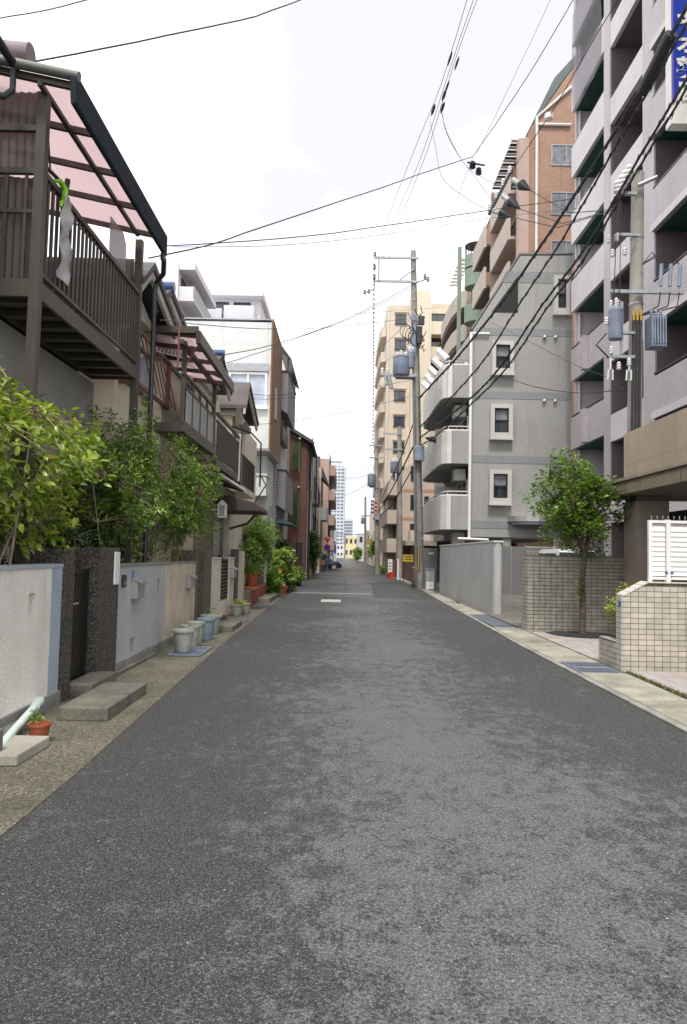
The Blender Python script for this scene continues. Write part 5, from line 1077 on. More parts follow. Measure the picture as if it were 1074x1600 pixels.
WIRES = [
 ('overhead_cable', 'cable from the near house roof rising out of the top of the sky', '', 0.013, 'w', [(-3.38,7.16,6.62),(-3.24,7.41,6.85),(-3.09,7.67,7.09),(-2.92,7.98,7.38),(-2.67,8.42,7.79),(-2.39,8.91,8.26),(-2.13,9.38,8.7),(-1.91,9.77,9.07),(-1.71,10.13,9.41),(-1.51,10.49,9.76),(-1.3,10.86,10.16),(-1.08,11.25,10.57),(-0.87,11.63,10.98)]),
 ('overhead_cable', 'short faint cable crossing the very top left corner of the sky', '', 0.01, 'g', [(-4.24,7.92,7.64),(-4.21,7.93,7.66),(-4.18,7.94,7.68),(-4.11,7.96,7.71),(-3.99,8.0,7.77),(-3.83,8.06,7.85),(-3.66,8.11,7.93),(-3.49,8.17,8.03),(-3.31,8.23,8.14),(-3.13,8.29,8.25)]),
 ('overhead_cable', 'thick support cable swinging from the near left house up to the insulators over the street', '', 0.016, 'w', [(-3.07,10.7,6.04),(-2.84,11.11,6.29),(-2.6,11.51,6.54),(-2.36,11.91,6.8),(-2.14,12.29,7.07),(-1.91,12.67,7.36),(-1.65,13.11,7.68),(-1.36,13.61,8.04),(-1.03,14.16,8.44),(-0.65,14.79,8.9),(-0.21,15.55,9.45),(0.3,16.4,10.06),(0.81,17.27,10.69),(1.33,18.15,11.34),(1.86,19.05,12.01),(2.39,19.95,12.66),(2.91,20.81,13.29),(3.41,21.67,13.91),(3.92,22.53,14.53)]),
 ('overhead_cable', 'taut cable from the mid air insulators to the top edge beside the lilac building', '', 0.016, 'w', [(4.07,23.39,15.02),(4.29,22.72,15.15),(4.51,22.06,15.27),(4.72,21.43,15.41),(4.91,20.86,15.54),(5.09,20.33,15.68),(5.27,19.79,15.84),(5.45,19.24,16.03),(5.64,18.69,16.24),(5.82,18.14,16.45)]),
 ('overhead_cable', 'thin line dropping from mid air insulators to the main utility pole', '', 0.009, 'w', [(4.13,23.73,15.22),(4.07,24.4,15.07),(4.01,25.07,14.93),(3.94,25.79,14.8),(3.86,26.58,14.7),(3.78,27.43,14.61),(3.7,28.33,14.49),(3.6,29.32,14.31),(3.51,30.36,14.11),(3.41,31.4,13.9)]),
 ('overhead_cable', 'very thin line from the mid air insulators to the upper sky right of centre', '', 0.008, 'g', [(4.16,23.17,15.01),(4.36,22.33,15.27),(4.55,21.49,15.53),(4.74,20.67,15.8),(4.92,19.9,16.07),(5.1,19.16,16.34),(5.27,18.41,16.62)]),
 ('overhead_cable', 'service cable from the balcony canopy across to the lilac building, upper of two', '', 0.011, 'w', [(-2.76,10.59,6.19),(-2.37,10.95,6.38),(-1.97,11.31,6.58),(-1.57,11.67,6.78),(-1.17,12.04,6.99),(-0.76,12.41,7.21),(-0.32,12.81,7.45),(0.15,13.24,7.73),(0.66,13.7,8.03),(1.2,14.18,8.34),(1.73,14.67,8.66),(2.3,15.19,9.0),(3.0,15.82,9.41),(3.9,16.64,9.94),(4.94,17.58,10.54),(5.97,18.52,11.14)]),
 ('overhead_cable', 'pale service cable running just below the upper canopy cable', '', 0.007, 'g', [(-2.74,10.81,6.27),(-2.31,11.29,6.49),(-1.88,11.76,6.71),(-1.42,12.26,6.95),(-0.91,12.83,7.25),(-0.37,13.43,7.58),(0.16,14.01,7.91),(0.63,14.53,8.22),(1.09,15.03,8.53),(1.6,15.6,8.88),(2.18,16.24,9.27),(2.83,16.95,9.71),(3.63,17.83,10.24),(4.67,18.98,10.91),(5.87,20.31,11.68),(7.07,21.63,12.44)]),
 ('high_voltage_wire', 'high voltage wire from the crossarm to the top of the sky, left of the three', 'high voltage wires above the street', 0.011, 'w', [(1.16,34.04,16.0),(1.36,32.29,16.03),(1.56,30.53,16.06),(1.76,28.82,16.08),(1.95,27.12,16.06),(2.14,25.47,16.03),(2.31,24.0,15.99),(2.45,22.83,15.93),(2.56,21.85,15.87),(2.67,20.91,15.87),(2.77,19.97,16.0),(2.88,19.07,16.18),(2.98,18.17,16.37)]),
 ('high_voltage_wire', 'high voltage wire from the crossarm to the top of the sky, middle of the three', 'high voltage wires above the street', 0.011, 'w', [(1.38,33.43,15.74),(1.57,31.89,15.75),(1.77,30.36,15.76),(1.95,28.85,15.77),(2.14,27.37,15.75),(2.32,25.92,15.72),(2.49,24.55,15.77),(2.65,23.25,15.94),(2.8,22.02,16.19),(2.94,20.94,16.4),(3.04,20.06,16.53),(3.13,19.33,16.63),(3.23,18.6,16.73)]),
 ('high_voltage_wire', 'high voltage wire from the crossarm to the top of the sky, right of the three', 'high voltage wires above the street', 0.011, 'w', [(1.58,33.07,15.6),(1.77,31.57,15.61),(1.96,30.08,15.63),(2.15,28.62,15.66),(2.33,27.21,15.7),(2.5,25.85,15.76),(2.67,24.55,15.89),(2.82,23.32,16.15),(2.97,22.17,16.49),(3.1,21.15,16.76),(3.21,20.31,16.88),(3.29,19.61,16.93),(3.38,18.91,16.98)]),
 ('jumper_wire', 'pale jumper wire looping deep down from the high voltage wires to the black insulators', '', 0.01, 'g', [(2.46,22.0,15.35),(2.52,22.0,15.07),(2.59,22.0,14.8),(2.65,22.0,14.51),(2.7,22.0,14.19),(2.76,22.0,13.86),(2.84,22.0,13.58),(2.98,22.0,13.38),(3.14,22.0,13.22),(3.36,22.0,13.07),(3.63,22.0,12.88),(3.95,22.0,12.69),(4.27,22.0,12.5)]),
 ('jumper_wire', 'pale jumper wire looping to the upper end of the black cone insulators', '', 0.01, 'g', [(2.75,21.5,15.35),(2.81,21.5,15.12),(2.87,21.5,14.89),(2.96,21.5,14.63),(3.11,21.5,14.33),(3.29,21.5,14.0),(3.47,21.5,13.73),(3.63,21.5,13.55),(3.8,21.5,13.43),(3.97,21.5,13.33),(4.13,21.5,13.23),(4.3,21.5,13.15),(4.46,21.5,13.07)]),
 ('jumper_wire', 'pale jumper wire looping to the middle of the black cone insulators', '', 0.01, 'g', [(2.81,21.8,15.54),(2.85,21.8,15.34),(2.88,21.8,15.13),(2.94,21.8,14.92),(3.04,21.8,14.69),(3.16,21.8,14.45),(3.31,21.8,14.2),(3.5,21.8,13.93),(3.71,21.8,13.66),(3.92,21.8,13.39),(4.11,21.8,13.14),(4.29,21.8,12.9),(4.47,21.8,12.66)]),
 ('bundled_cable', 'thick black bundled cable, uppermost one sweeping from the utility pole past the lilac building', 'bundled cables along the right side', 0.035, 'w', [(3.43,33.65,9.04),(3.61,32.26,9.09),(3.79,30.87,9.14),(3.95,29.67,9.19),(4.06,28.83,9.22),(4.14,28.17,9.24),(4.24,27.44,9.28),(4.36,26.5,9.35),(4.5,25.47,9.44),(4.62,24.51,9.52),(4.73,23.7,9.59),(4.82,22.95,9.66),(4.93,22.14,9.75),(5.06,21.17,9.91),(5.19,20.14,10.09),(5.3,19.28,10.25),(5.37,18.76,10.33),(5.41,18.41,10.39),(5.47,17.99,10.47),(5.55,17.36,10.6),(5.64,16.65,10.75),(5.73,15.97,10.9),(5.82,15.33,11.06),(5.89,14.73,11.22),(5.96,14.22,11.37),(6.01,13.84,11.48),(6.05,13.56,11.57),(6.08,13.29,11.66),(6.12,13.02,11.75),(6.15,12.76,11.84),(6.18,12.51,11.93)]),
 ('bundled_cable', 'black bundled cable, second from above, with clips along it', 'bundled cables along the right side', 0.024, 'w', [(3.46,33.77,7.65),(3.72,31.99,7.76),(3.97,30.21,7.86),(4.2,28.58,7.97),(4.4,27.18,8.1),(4.58,25.91,8.25),(4.76,24.7,8.44),(4.93,23.5,8.73),(5.09,22.35,9.07),(5.24,21.29,9.37),(5.38,20.36,9.6),(5.5,19.52,9.8),(5.61,18.76,9.99),(5.7,18.09,10.2),(5.78,17.51,10.4),(5.86,16.97,10.59),(5.93,16.48,10.77),(5.99,16.05,10.94),(6.05,15.64,11.09),(6.1,15.3,11.2),(6.14,14.99,11.3),(6.2,14.62,11.42),(6.26,14.15,11.59),(6.34,13.63,11.78),(6.41,13.1,11.97)]),
 ('bundled_cable', 'black bundled cable, third from above, crossing the grey house windows', 'bundled cables along the right side', 0.028, 'w', [(3.46,33.72,7.13),(3.78,31.76,7.2),(4.09,29.81,7.27),(4.38,28.03,7.37),(4.62,26.52,7.49),(4.84,25.19,7.63),(5.04,23.92,7.84),(5.25,22.64,8.18),(5.44,21.42,8.58),(5.61,20.38,8.92),(5.74,19.58,9.11),(5.84,18.95,9.24),(5.93,18.39,9.37),(6.01,17.88,9.53),(6.09,17.44,9.7),(6.16,16.98,9.88),(6.24,16.46,10.1),(6.33,15.94,10.33),(6.4,15.46,10.55),(6.47,15.05,10.72),(6.53,14.69,10.87),(6.58,14.34,11.01),(6.64,14.02,11.15),(6.69,13.7,11.29),(6.74,13.39,11.43)]),
 ('bundled_cable', 'black bundled cable, lowest one crossing the grey house and the pole', 'bundled cables along the right side', 0.024, 'w', [(3.49,33.87,6.75),(3.67,32.8,6.78),(3.85,31.72,6.81),(4.04,30.56,6.88),(4.27,29.23,7.01),(4.51,27.81,7.18),(4.73,26.48,7.35),(4.93,25.32,7.5),(5.11,24.26,7.66),(5.28,23.24,7.86),(5.44,22.25,8.17),(5.6,21.3,8.53),(5.75,20.45,8.83),(5.87,19.74,9.02),(5.97,19.12,9.16),(6.07,18.54,9.31),(6.16,17.99,9.52),(6.25,17.48,9.74),(6.33,16.98,9.97),(6.42,16.47,10.19),(6.5,15.98,10.41),(6.58,15.52,10.62),(6.64,15.11,10.8),(6.71,14.73,10.96),(6.77,14.39,11.11),(6.81,14.1,11.25),(6.86,13.85,11.38),(6.9,13.59,11.51)]),
 ('service_cable', 'thin service cable from the grey house gutter to the right utility pole', '', 0.01, 'w', [(6.21,30.61,11.78),(6.27,29.62,11.31),(6.33,28.63,10.85),(6.4,27.56,10.35),(6.47,26.36,9.79),(6.55,25.07,9.21),(6.62,23.86,8.65),(6.69,22.75,8.13),(6.75,21.72,7.65),(6.81,20.8,7.23),(6.86,20.02,6.9),(6.9,19.37,6.65),(6.93,18.83,6.42),(6.96,18.44,6.22),(6.97,18.16,6.06),(6.99,17.89,5.89)]),
 ('service_cable', 'thicker sagging service cable from the grey house window to the right utility pole', '', 0.018, 'w', [(6.45,29.69,9.21),(6.5,28.55,8.81),(6.55,27.41,8.41),(6.6,26.33,8.04),(6.65,25.33,7.71),(6.69,24.38,7.43),(6.73,23.47,7.16),(6.78,22.57,6.91),(6.82,21.71,6.68),(6.85,20.92,6.48),(6.88,20.23,6.32),(6.91,19.62,6.2),(6.94,19.08,6.1),(6.96,18.6,6.02),(6.98,18.19,5.96),(7.0,17.78,5.9)]),
 ('street_crossing_cable', 'cable from the pergola roof over the white house to the main utility pole', 'street crossing cables', 0.011, 'w', [(-3.5,14.73,6.35),(-3.27,15.36,6.52),(-3.05,15.99,6.7),(-2.8,16.7,6.9),(-2.51,17.51,7.14),(-2.19,18.4,7.41),(-1.84,19.4,7.74),(-1.5,20.36,8.05),(-1.12,21.44,8.41),(-0.51,23.14,9.02),(0.45,25.85,10.01),(1.63,29.18,11.25),(2.82,32.52,12.49)]),
 ('street_crossing_cable', 'upper cable from the white house wall rising right to the main pole', 'street crossing cables', 0.014, 'w', [(-2.92,16.08,6.03),(-2.69,16.74,6.29),(-2.46,17.4,6.54),(-2.2,18.15,6.84),(-1.91,18.96,7.19),(-1.6,19.86,7.59),(-1.22,20.95,8.09),(-0.78,22.21,8.68),(-0.27,23.66,9.37),(0.35,25.45,10.27),(1.15,27.73,11.46),(2.06,30.35,12.86),(2.98,32.97,14.26)]),
 ('street_crossing_cable', 'lower twin cable from the white house wall to the main pole', 'street crossing cables', 0.011, 'w', [(-2.87,16.75,6.05),(-2.65,17.37,6.32),(-2.43,17.98,6.6),(-2.18,18.68,6.91),(-1.91,19.43,7.27),(-1.61,20.25,7.67),(-1.24,21.28,8.17),(-0.79,22.51,8.75),(-0.28,23.95,9.42),(0.36,25.7,10.29),(1.16,27.93,11.44),(2.07,30.47,12.78),(2.99,33.01,14.12)]),
 ('street_crossing_cable', 'cable crossing the blue white house window and curving up to the transformer', 'street crossing cables', 0.013, 'w', [(-3.8,25.93,7.39),(-3.45,26.31,7.44),(-3.1,26.69,7.49),(-2.74,27.08,7.57),(-2.37,27.49,7.71),(-1.99,27.91,7.88),(-1.6,28.34,8.11),(-1.2,28.77,8.39),(-0.8,29.22,8.71),(-0.35,29.71,9.11),(0.18,30.29,9.57),(0.76,30.93,10.1),(1.33,31.54,10.68),(1.85,32.12,11.31),(2.37,32.69,11.99),(2.88,33.25,12.67)]),
 ('street_crossing_cable', 'nearly level cable across the white house window towards the grey house', 'street crossing cables', 0.01, 'w', [(-3.85,26.31,7.26),(-3.42,26.56,7.31),(-2.99,26.81,7.37),(-2.49,27.09,7.46),(-1.9,27.43,7.59),(-1.24,27.81,7.76),(-0.57,28.2,7.95),(0.11,28.59,8.15),(0.8,28.99,8.37),(1.53,29.41,8.61),(2.31,29.86,8.88),(3.14,30.33,9.16),(3.96,30.8,9.44)]),
 ('street_crossing_cable', 'cable from the white house balcony level to the main pole at its lower box', 'street crossing cables', 0.013, 'w', [(-3.74,25.8,6.19),(-3.41,26.16,6.28),(-3.07,26.53,6.37),(-2.7,26.94,6.49),(-2.26,27.41,6.64),(-1.79,27.93,6.81),(-1.32,28.45,7.0),(-0.9,28.9,7.16),(-0.49,29.36,7.34),(0.09,29.99,7.6),(0.93,30.9,8.0),(1.93,31.99,8.48),(2.92,33.08,8.97)]),
 ('street_crossing_cable', 'faint cable from the grey box balconies across the sky to the pole', 'street crossing cables', 0.01, 'g', [(-2.54,35.48,8.25),(-2.14,35.35,8.43),(-1.74,35.22,8.6),(-1.32,35.08,8.81),(-0.88,34.94,9.05),(-0.41,34.78,9.32),(0.08,34.62,9.63),(0.64,34.44,9.99),(1.22,34.25,10.39),(1.75,34.07,10.78),(2.18,33.93,11.15),(2.56,33.81,11.52),(2.93,33.69,11.88)]),
 ('street_crossing_cable', 'fainter cable drooping right from the grey box balcony', 'street crossing cables', 0.008, 'g', [(-2.59,36.02,8.84),(-2.31,36.48,8.71),(-2.02,36.94,8.57),(-1.73,37.43,8.47),(-1.41,37.95,8.39),(-1.07,38.5,8.35),(-0.74,39.05,8.36),(-0.45,39.52,8.4),(-0.16,40.0,8.49),(0.26,40.67,8.66),(0.87,41.67,8.97),(1.6,42.87,9.37),(2.33,44.07,9.78)]),
 ('street_crossing_cable', 'thin high cable from the near left house to the grey slanted house', 'street crossing cables', 0.007, 'g', [(-3.04,11.37,5.3),(-2.61,12.48,5.67),(-2.18,13.59,6.04),(-1.68,14.87,6.49),(-1.17,16.17,6.97),(-0.6,17.65,7.53),(0.27,19.89,8.38),(1.62,23.35,9.68),(3.27,27.58,11.28),(4.91,31.81,12.88)]),
 ('roadside_cable', 'thick cable running from the main pole down the street, outer one', 'roadside cables on the right', 0.05, 'w', [(3.3,33.61,6.95),(3.26,36.2,6.74),(3.22,38.78,6.52),(3.17,41.42,6.3),(3.13,44.09,6.09),(3.08,46.81,5.87),(3.03,49.71,5.66),(2.98,52.91,5.48),(2.92,56.3,5.3),(2.86,59.69,5.12)]),
 ('roadside_cable', 'cable running from the main pole down the street, inner one', 'roadside cables on the right', 0.035, 'w', [(3.39,34.64,8.37),(3.35,36.88,8.02),(3.31,39.11,7.67),(3.27,41.48,7.36),(3.23,43.99,7.14),(3.18,46.64,6.97),(3.14,49.53,6.77),(3.08,52.79,6.51),(3.02,56.3,6.22),(2.96,59.8,5.94)]),
 ('roadside_cable', 'cable running from the main pole down the street, lowest one', 'roadside cables on the right', 0.04, 'w', [(3.36,33.41,6.01),(3.32,35.23,5.86),(3.29,37.05,5.7),(3.25,39.12,5.52),(3.21,41.49,5.28),(3.16,44.12,5.02),(3.1,47.15,4.82),(3.03,50.75,4.75),(2.95,54.75,4.75),(2.88,58.75,4.75)]),
 ('beaded_line', 'vertical looking line with spiral tags running from the crossarm down the street', '', 0.014, 'w', [(1.14,32.4,15.06),(1.18,33.32,14.23),(1.23,34.25,13.4),(1.27,35.21,12.63),(1.32,36.15,12.0),(1.36,37.13,11.44),(1.42,38.3,10.79),(1.49,39.78,9.98),(1.57,41.44,9.1),(1.65,43.11,8.22)]),
 ('street_crossing_cable', 'far cable slanting across the street end below the transformers', 'street crossing cables', 0.014, 'w', [(-2.18,59.99,5.79),(-1.61,59.76,5.92),(-1.03,59.53,6.05),(-0.47,59.31,6.2),(0.07,59.09,6.4),(0.59,58.88,6.63),(1.1,58.68,6.87),(1.59,58.49,7.15),(2.06,58.3,7.44),(2.53,58.11,7.74)]),
 ('street_crossing_cable', 'far level cable across the end of the street', 'street crossing cables', 0.014, 'w', [(-2.31,70.51,9.38),(-1.54,68.65,9.02),(-0.76,66.79,8.67),(0.03,64.88,8.4),(0.86,62.9,8.28),(1.71,60.86,8.26),(2.55,58.83,8.24)]),
]
for n, l, g, r, m, P in WIRES:
    mb = MB(); mb.tube(P, r*(1.15 if n == 'bundled_cable' else .8), 6); o = mb.build(n, m_wire if m == 'w' else m_wireg, smooth=True, org=P[0]); tag(o, l, n.replace('_', ' ').replace('street crossing ', '').replace('roadside ', '').replace('overhead ', ''), g)
    if n in ('bundled_cable', 'beaded_line'):                       # clips and ties along the bundle
        mb = MB()
        for i in range(0, len(P)-1):
            a, b = Vector(P[i]), Vector(P[i+1]); k = max(1, int((b-a).length/1.1)) if n == 'bundled_cable' else 5
            for j in range(k):
                p = a.lerp(b, (j+.3)/k); q = a.lerp(b, (j+.3)/k+.03)
                mb.tube([p-Vector((0, 0, r)), q-Vector((0, 0, r*1.2))], r*.9 if n == 'bundled_cable' else .04, 6)
        c_ = mb.build('cable_clips', m_wire, o); c_['kind'] = 'stuff'
        if n == 'bundled_cable':                                  # a thinner cable lashed along, hanging in shallow loops
            q = []
            for i in range(len(P)-1):
                a, b = Vector(P[i]), Vector(P[i+1]); q += [a+Vector((-.02, 0, .05)), a.lerp(b, .5)-Vector((.04, 0, .13+.06*random.random()))]
            q.append(Vector(P[-1])); MB().tube(q, .009, 5).build('lashed_cable', m_wire, o)
# ------------------------------------------------------------------ utility poles
def insul(mb, x, y, z, r=.06, h=.2, n=10):
    mb.lathe(x, y, [(r*.5, z), (r, z+h*.15), (r*.6, z+h*.3), (r, z+h*.45), (r*.6, z+h*.6), (r*.9, z+h*.75), (r*.4, z+h)], n)
def pole(label, base, top, r0, r1, bands=4):
    t = thing('utility_pole', label, 'utility pole', base, 'concrete utility poles')
    MB().tube([Vector(base)-Vector((0, 0, .1)), Vector(base).lerp(Vector(top), .5), top], [r0, (r0+r1)/2, r1], 18).build('shaft', m_pole, t, smooth=True)
    mb = MB()
    for k in range(bands):
        p = Vector(base).lerp(Vector(top), .25+.15*k); rr_ = r0+(r1-r0)*(.25+.15*k)+.012
        mb.tube([p, p+Vector((0, 0, .05))], rr_, 14)
    mb.build('pole_band', m_galv, t)['kind'] = 'stuff'
    return t
def along(b, t, z): b, t = Vector(b), Vector(t); return b.lerp(t, (z-b.z)/(t.z-b.z))
bA, tA = (3.58, 33.7, 0), (3.05, 33.7, 16.2)
A_ = pole('tall concrete utility pole with long crossarms and grey transformers before the grey house', bA, tA, .20, .13, 5)
box('crossarm', m_galv, A_, 1.15, 3.3, 33.5, 33.58, 15.73, 15.83)
box('crossarm', m_galv, A_, 1.15, 3.3, 33.5, 33.58, 14.58, 14.68)
box('crossarm', m_galv, A_, 1.36, 1.44, 33.42, 33.49, 14.6, 15.8)
def ins1(par, x, y, z, r, h, mat=None): q = MB(); insul(q, x, y, z, r, h); return q.build('insulator', mat or m_porc, par)
for x, y, z in ((1.2, 33.54, 14.7), (1.2, 33.54, 15.2), (1.2, 33.54, 15.83), (.95, 33.5, 14.0), (.75, 33.5, 13.95), (3.6, 33.42, 14.75), (3.75, 33.4, 14.6)): ins1(A_, x, y, z, .08, .25, m_galv)
for q in ([(1.2, 33.54, 14.6), (1.2, 33.54, 14.2), (.75, 33.5, 14.05)], [(3.1, 33.5, 14.55), (3.75, 33.4, 14.75)], [(2.4, 33.54, 14.7), (3.1, 33.54, 15.25)]): MB().tube(q, .03, 6).build('insulator_arm', m_galv, A_)
box('transformer_bracket', m_galv, A_, 1.55, 3.25, 33.35, 33.5, 10.02, 10.12); box('transformer_bracket', m_galv, A_, 2.3, 3.2, 33.3, 33.85, 9.97, 10.018)
def transformer(par, x, y, z, r, hh, name='transformer'):
    q = MB(); q.lathe(x, y, [(r*.92, z), (r, z+.04), (r, z+hh), (r*1.04, z+hh), (r*1.04, z+hh+.06), (r*.7, z+hh+.14)], 22); q = q.build(name, m_tr, par, smooth=True)
    mb = MB()
    for a in (20, 140, 260): insul(mb, x+.6*r*math.cos(R(a)), y+.6*r*math.sin(R(a)), z+hh+.1, .055, .22)
    mb.build('bushing', m_porc, q); return q
transformer(A_, 2.55, 33.45, 10.04, .40, .85); transformer(A_, 2.98, 33.35, 10.4, .17, .7)
mb = MB(); mb.box(3.02, 3.2, 33.4, 33.55, 11.0, 13.0); mb.build('cable_riser', m_tr, A_)
mb = MB()
for k in range(26):
    p = Vector((random.uniform(2.75, 3.75), random.uniform(33.3, 33.9), random.uniform(11.4, 13.2))); q = p+Vector((random.uniform(-.4, .4), random.uniform(-.1, .1), random.uniform(-.5, .5))); mb.tube([p, p.lerp(q, .5)-Vector((0, 0, .2)), q], .022, 5)
for k in range(5):
    a_ = Vector((2.7+.13*k, 33.4, 12.2-.1*k)); mb.tube([a_+Vector((.25*math.cos(t_*.7), 0, .35*math.sin(t_*.7))) for t_ in range(8)], .02, 5)
mb.box(3.25, 3.5, 33.3, 33.55, 11.6, 12.4); mb.box(3.3, 3.6, 33.3, 33.5, 12.5, 12.9); mb.build('cable_tangle', m_alud, A_)['kind'] = 'stuff'
ins1(A_, 1.65, 33.42, 10.12, .09, .28); ins1(A_, 1.9, 33.42, 10.12, .09, .28)
for q, r_ in (([(1.95, 33.4, 10.0), (2.1, 33.35, 9.4)], .10), ([(1.8, 33.4, 10.0), (1.85, 33.35, 9.55)], .07)): MB().tube(q, r_, 8).build('switch', m_galv, A_)
box('equipment_box', m_tr, A_, 3.22, 3.68, 33.2, 33.5, 6.0, 6.7, bev=.03)
mb = MB(); mb.tube([(3.45, 33.45, 0), (3.2, 33.47, 10)], .035, 6); mb.tube([(3.76, 33.6, 1), (3.35, 33.6, 12)], .03, 6); mb.build('conduit', m_wireg, A_)
m_yel = M('marker_yellow', (.42, .27, .03), .5, .05, 3)
mb = MB(); p = along(bA, tA, 1.35); mb.box(p.x-.17, p.x-.11, 33.48, 33.50, .85, 1.95); mb.box(p.x-.06, p.x-.0, 33.47, 33.50, .85, 1.95); mb.build('yellow_marker', m_yel, A_); box('marker_back', m_blk, A_, p.x-.18, p.x+.04, 33.495, 33.52, .83, 1.97)
mb = MB()
for k in range(14):
    p = along(bA, tA, 2.4+.75*k); s_ = -1 if k % 2 else 1; mb.tube([(p.x, 33.55, p.z), (p.x+s_*.32, 33.5, p.z)], .011, 5)
mb.build('step_bolts', m_galv, A_)['kind'] = 'stuff'
bP, tP = (7.02, 17.5, 0), (7.2, 17.5, 11.3)
P_ = pole('concrete utility pole with cables and blue grey transformers beside the lilac building', bP, tP, .19, .15, 5)
for q in ((6.55, 7.1, 17.2, 17.28, 9.55, 9.62), (6.4, 8.2, 17.2, 17.28, 8.12, 8.2), (6.3, 7.0, 17.2, 17.28, 6.5, 6.57), (6.6, 7.0, 17.2, 17.3, 7.1, 7.16), (6.7, 7.05, 17.2, 17.3, 10.6, 10.67), (6.66, 6.72, 17.22, 17.3, 6.6, 7.9)): box('crossarm', m_galv, P_, *q)
MB().tube([(7.1, 17.25, 10.85), (7.55, 17.2, 11.05)], .05, 6).build('crossarm', m_galv, P_)
transformer(P_, 6.52, 17.2, 6.95, .17, .68)
q = MB(); q.box(7.32, 7.68, 17.0, 17.4, 6.75, 7.5)
for k in range(5): q.box(7.36+.065*k, 7.385+.065*k, 16.93, 16.999, 6.8, 7.45)
for k in range(3): insul(q, 7.4+.11*k, 17.2, 7.5, .05, .2)
q.build('transformer', m_tr, P_)
for x, z in ((6.35, 9.35), (6.55, 9.4), (6.45, 9.0), (6.75, 9.05), (6.6, 6.2), (6.42, 6.58), (6.3, 7.3), (6.85, 6.3)): ins1(P_, x, 17.2, z, .06, .2)
for k in range(4): ins1(P_, 6.55+.09*k, 17.1, 10.55+.13*k, .12, .34)
for k in range(3): ins1(P_, 7.62+.23*k, 17.24, 8.2, .04, .12)
for x in (6.40, 6.85): MB().tube([(x, 17.2, 6.5), (x, 17.2, 6.2), (x-.05, 17.2, 6.2), (x-.07, 17.2, 5.95), (x+.05, 17.2, 5.95), (x+.05, 17.2, 6.2)], .022, 6).build('cable_clamp', m_porc, P_)
mb = MB()
for x in (7.62, 7.85, 8.08): MB().tube([(x, 17.2, 8.3), (x+.03, 17.2, 8.85)], .05, 8).build('fuse_cutout', m_tr, P_)
mb = MB()
for k, x in enumerate((7.62, 7.85, 8.08)):
    mb.tube([(x, 17.2, 8.85), (x-.2, 17.2, 9.15+.05*k), (7.2, 17.25, 8.85)], .014, 5); mb.tube([(x, 17.2, 8.15), (x-.05, 17.2, 7.8), (7.1, 17.25, 7.55)], .018, 5)
for k in range(3): mb.tube([(6.98+.09*k, 17.26, 7.65), (6.93+.09*k, 17.27, 4.2), (6.9+.09*k, 17.27, 2)], .03, 8)
mb.tube([(6.45, 17.15, 7.6), (6.5, 17.1, 9.5), (6.6, 17.1, 10.6)], .012, 5); mb.tube([(6.6, 17.15, 7.6), (6.62, 17.1, 10.4)], .010, 5); mb.tube([(6.3, 17.2, 7.1), (6.05, 17.2, 6.8), (6.35, 17.2, 6.5)], .02, 6); mb.build('conduit', m_wire, P_)['kind'] = 'stuff'
mb = MB()
for k in range(3): mb.tube([(6.985+.09*k, 17.26, 7.45), (6.985+.09*k, 17.26, 7.7)], .036, 8)
mb.build('yellow_marker', m_yel, P_)
# black cone insulators in mid air
for i, (p, q) in enumerate((((5.0, 21.6, 13.3), (5.45, 21.2, 12.75)), ((4.72, 21.8, 12.9), (5.2, 21.4, 12.25)), ((4.45, 21.9, 12.45), (4.95, 21.6, 12.1)))):
    t = thing('strain_insulator', ('black cone strain insulator hung in mid air, topmost before the brick building', 'black cone strain insulator hung in mid air, middle one before the brick building', 'black cone strain insulator hung in mid air, lowest before the brick building')[i], 'insulator', p, 'strain insulators over the street')
    p, q = Vector(p), Vector(q); MB().tube([p.lerp(q, .35), p.lerp(q, .5), p.lerp(q, .75), q], [.06, .17, .10, .02], 10).build('cone_cover', m_alud, t)
    MB().tube([p.lerp(q, k/8*.4) for k in range(9)], [.05, .09]*4+[.05], 10).build('disc_string', m_porc, t)
    MB().tube([q, q.lerp(Vector((6.6, 17.4, 10.3)), .5)-Vector((0, 0, .4)), (6.6, 17.4, 10.3)], .012, 5).build('lead_wire', m_wire, t)
t = thing('hanging_crossarm', 'short slanted crossarm with white insulators hung among the wires before the brick building', 'crossarm', (4.8, 21.7, 13), None)
MB().tube([(4.35, 22.0, 12.35), (4.98, 21.7, 13.6)], .05, 8).build('arm', m_alud, t)
mb = MB()
for k in range(4): insul(mb, 4.38+.19*k, 22.0-.09*k, 12.45+.36*k, .08, .26)
mb.build('insulators', m_porc, t)
MB().tube([(4.98, 21.7, 13.6), (5.7, 19.6, 14.3), (6.2, 17.6, 15.0), (7.15, 15, 16.2)], .012, 5).build('stay_wire', m_wire, t); mb = MB(); mb.lathe(5.62, 19.85, [(.02, 14.1), (.12, 14.15), (.12, 14.3), (.02, 14.36)], 10); mb.build('stay_insulator', m_porc, t)
t = thing('line_insulator', 'dark inline insulators where three cables meet in mid air above the street', 'insulator', (4.2, 23, 14.3))
mb = MB()
for dx in (-.28, 0): insul(mb, 4.2+dx, 23+dx*1.6, 14.18+dx*.15, .11, .26)
mb.tube([(3.7, 22.2, 14.15), (4.35, 22.8, 14.4)], .03, 6); mb.build('insulator_pair', m_alud, t)
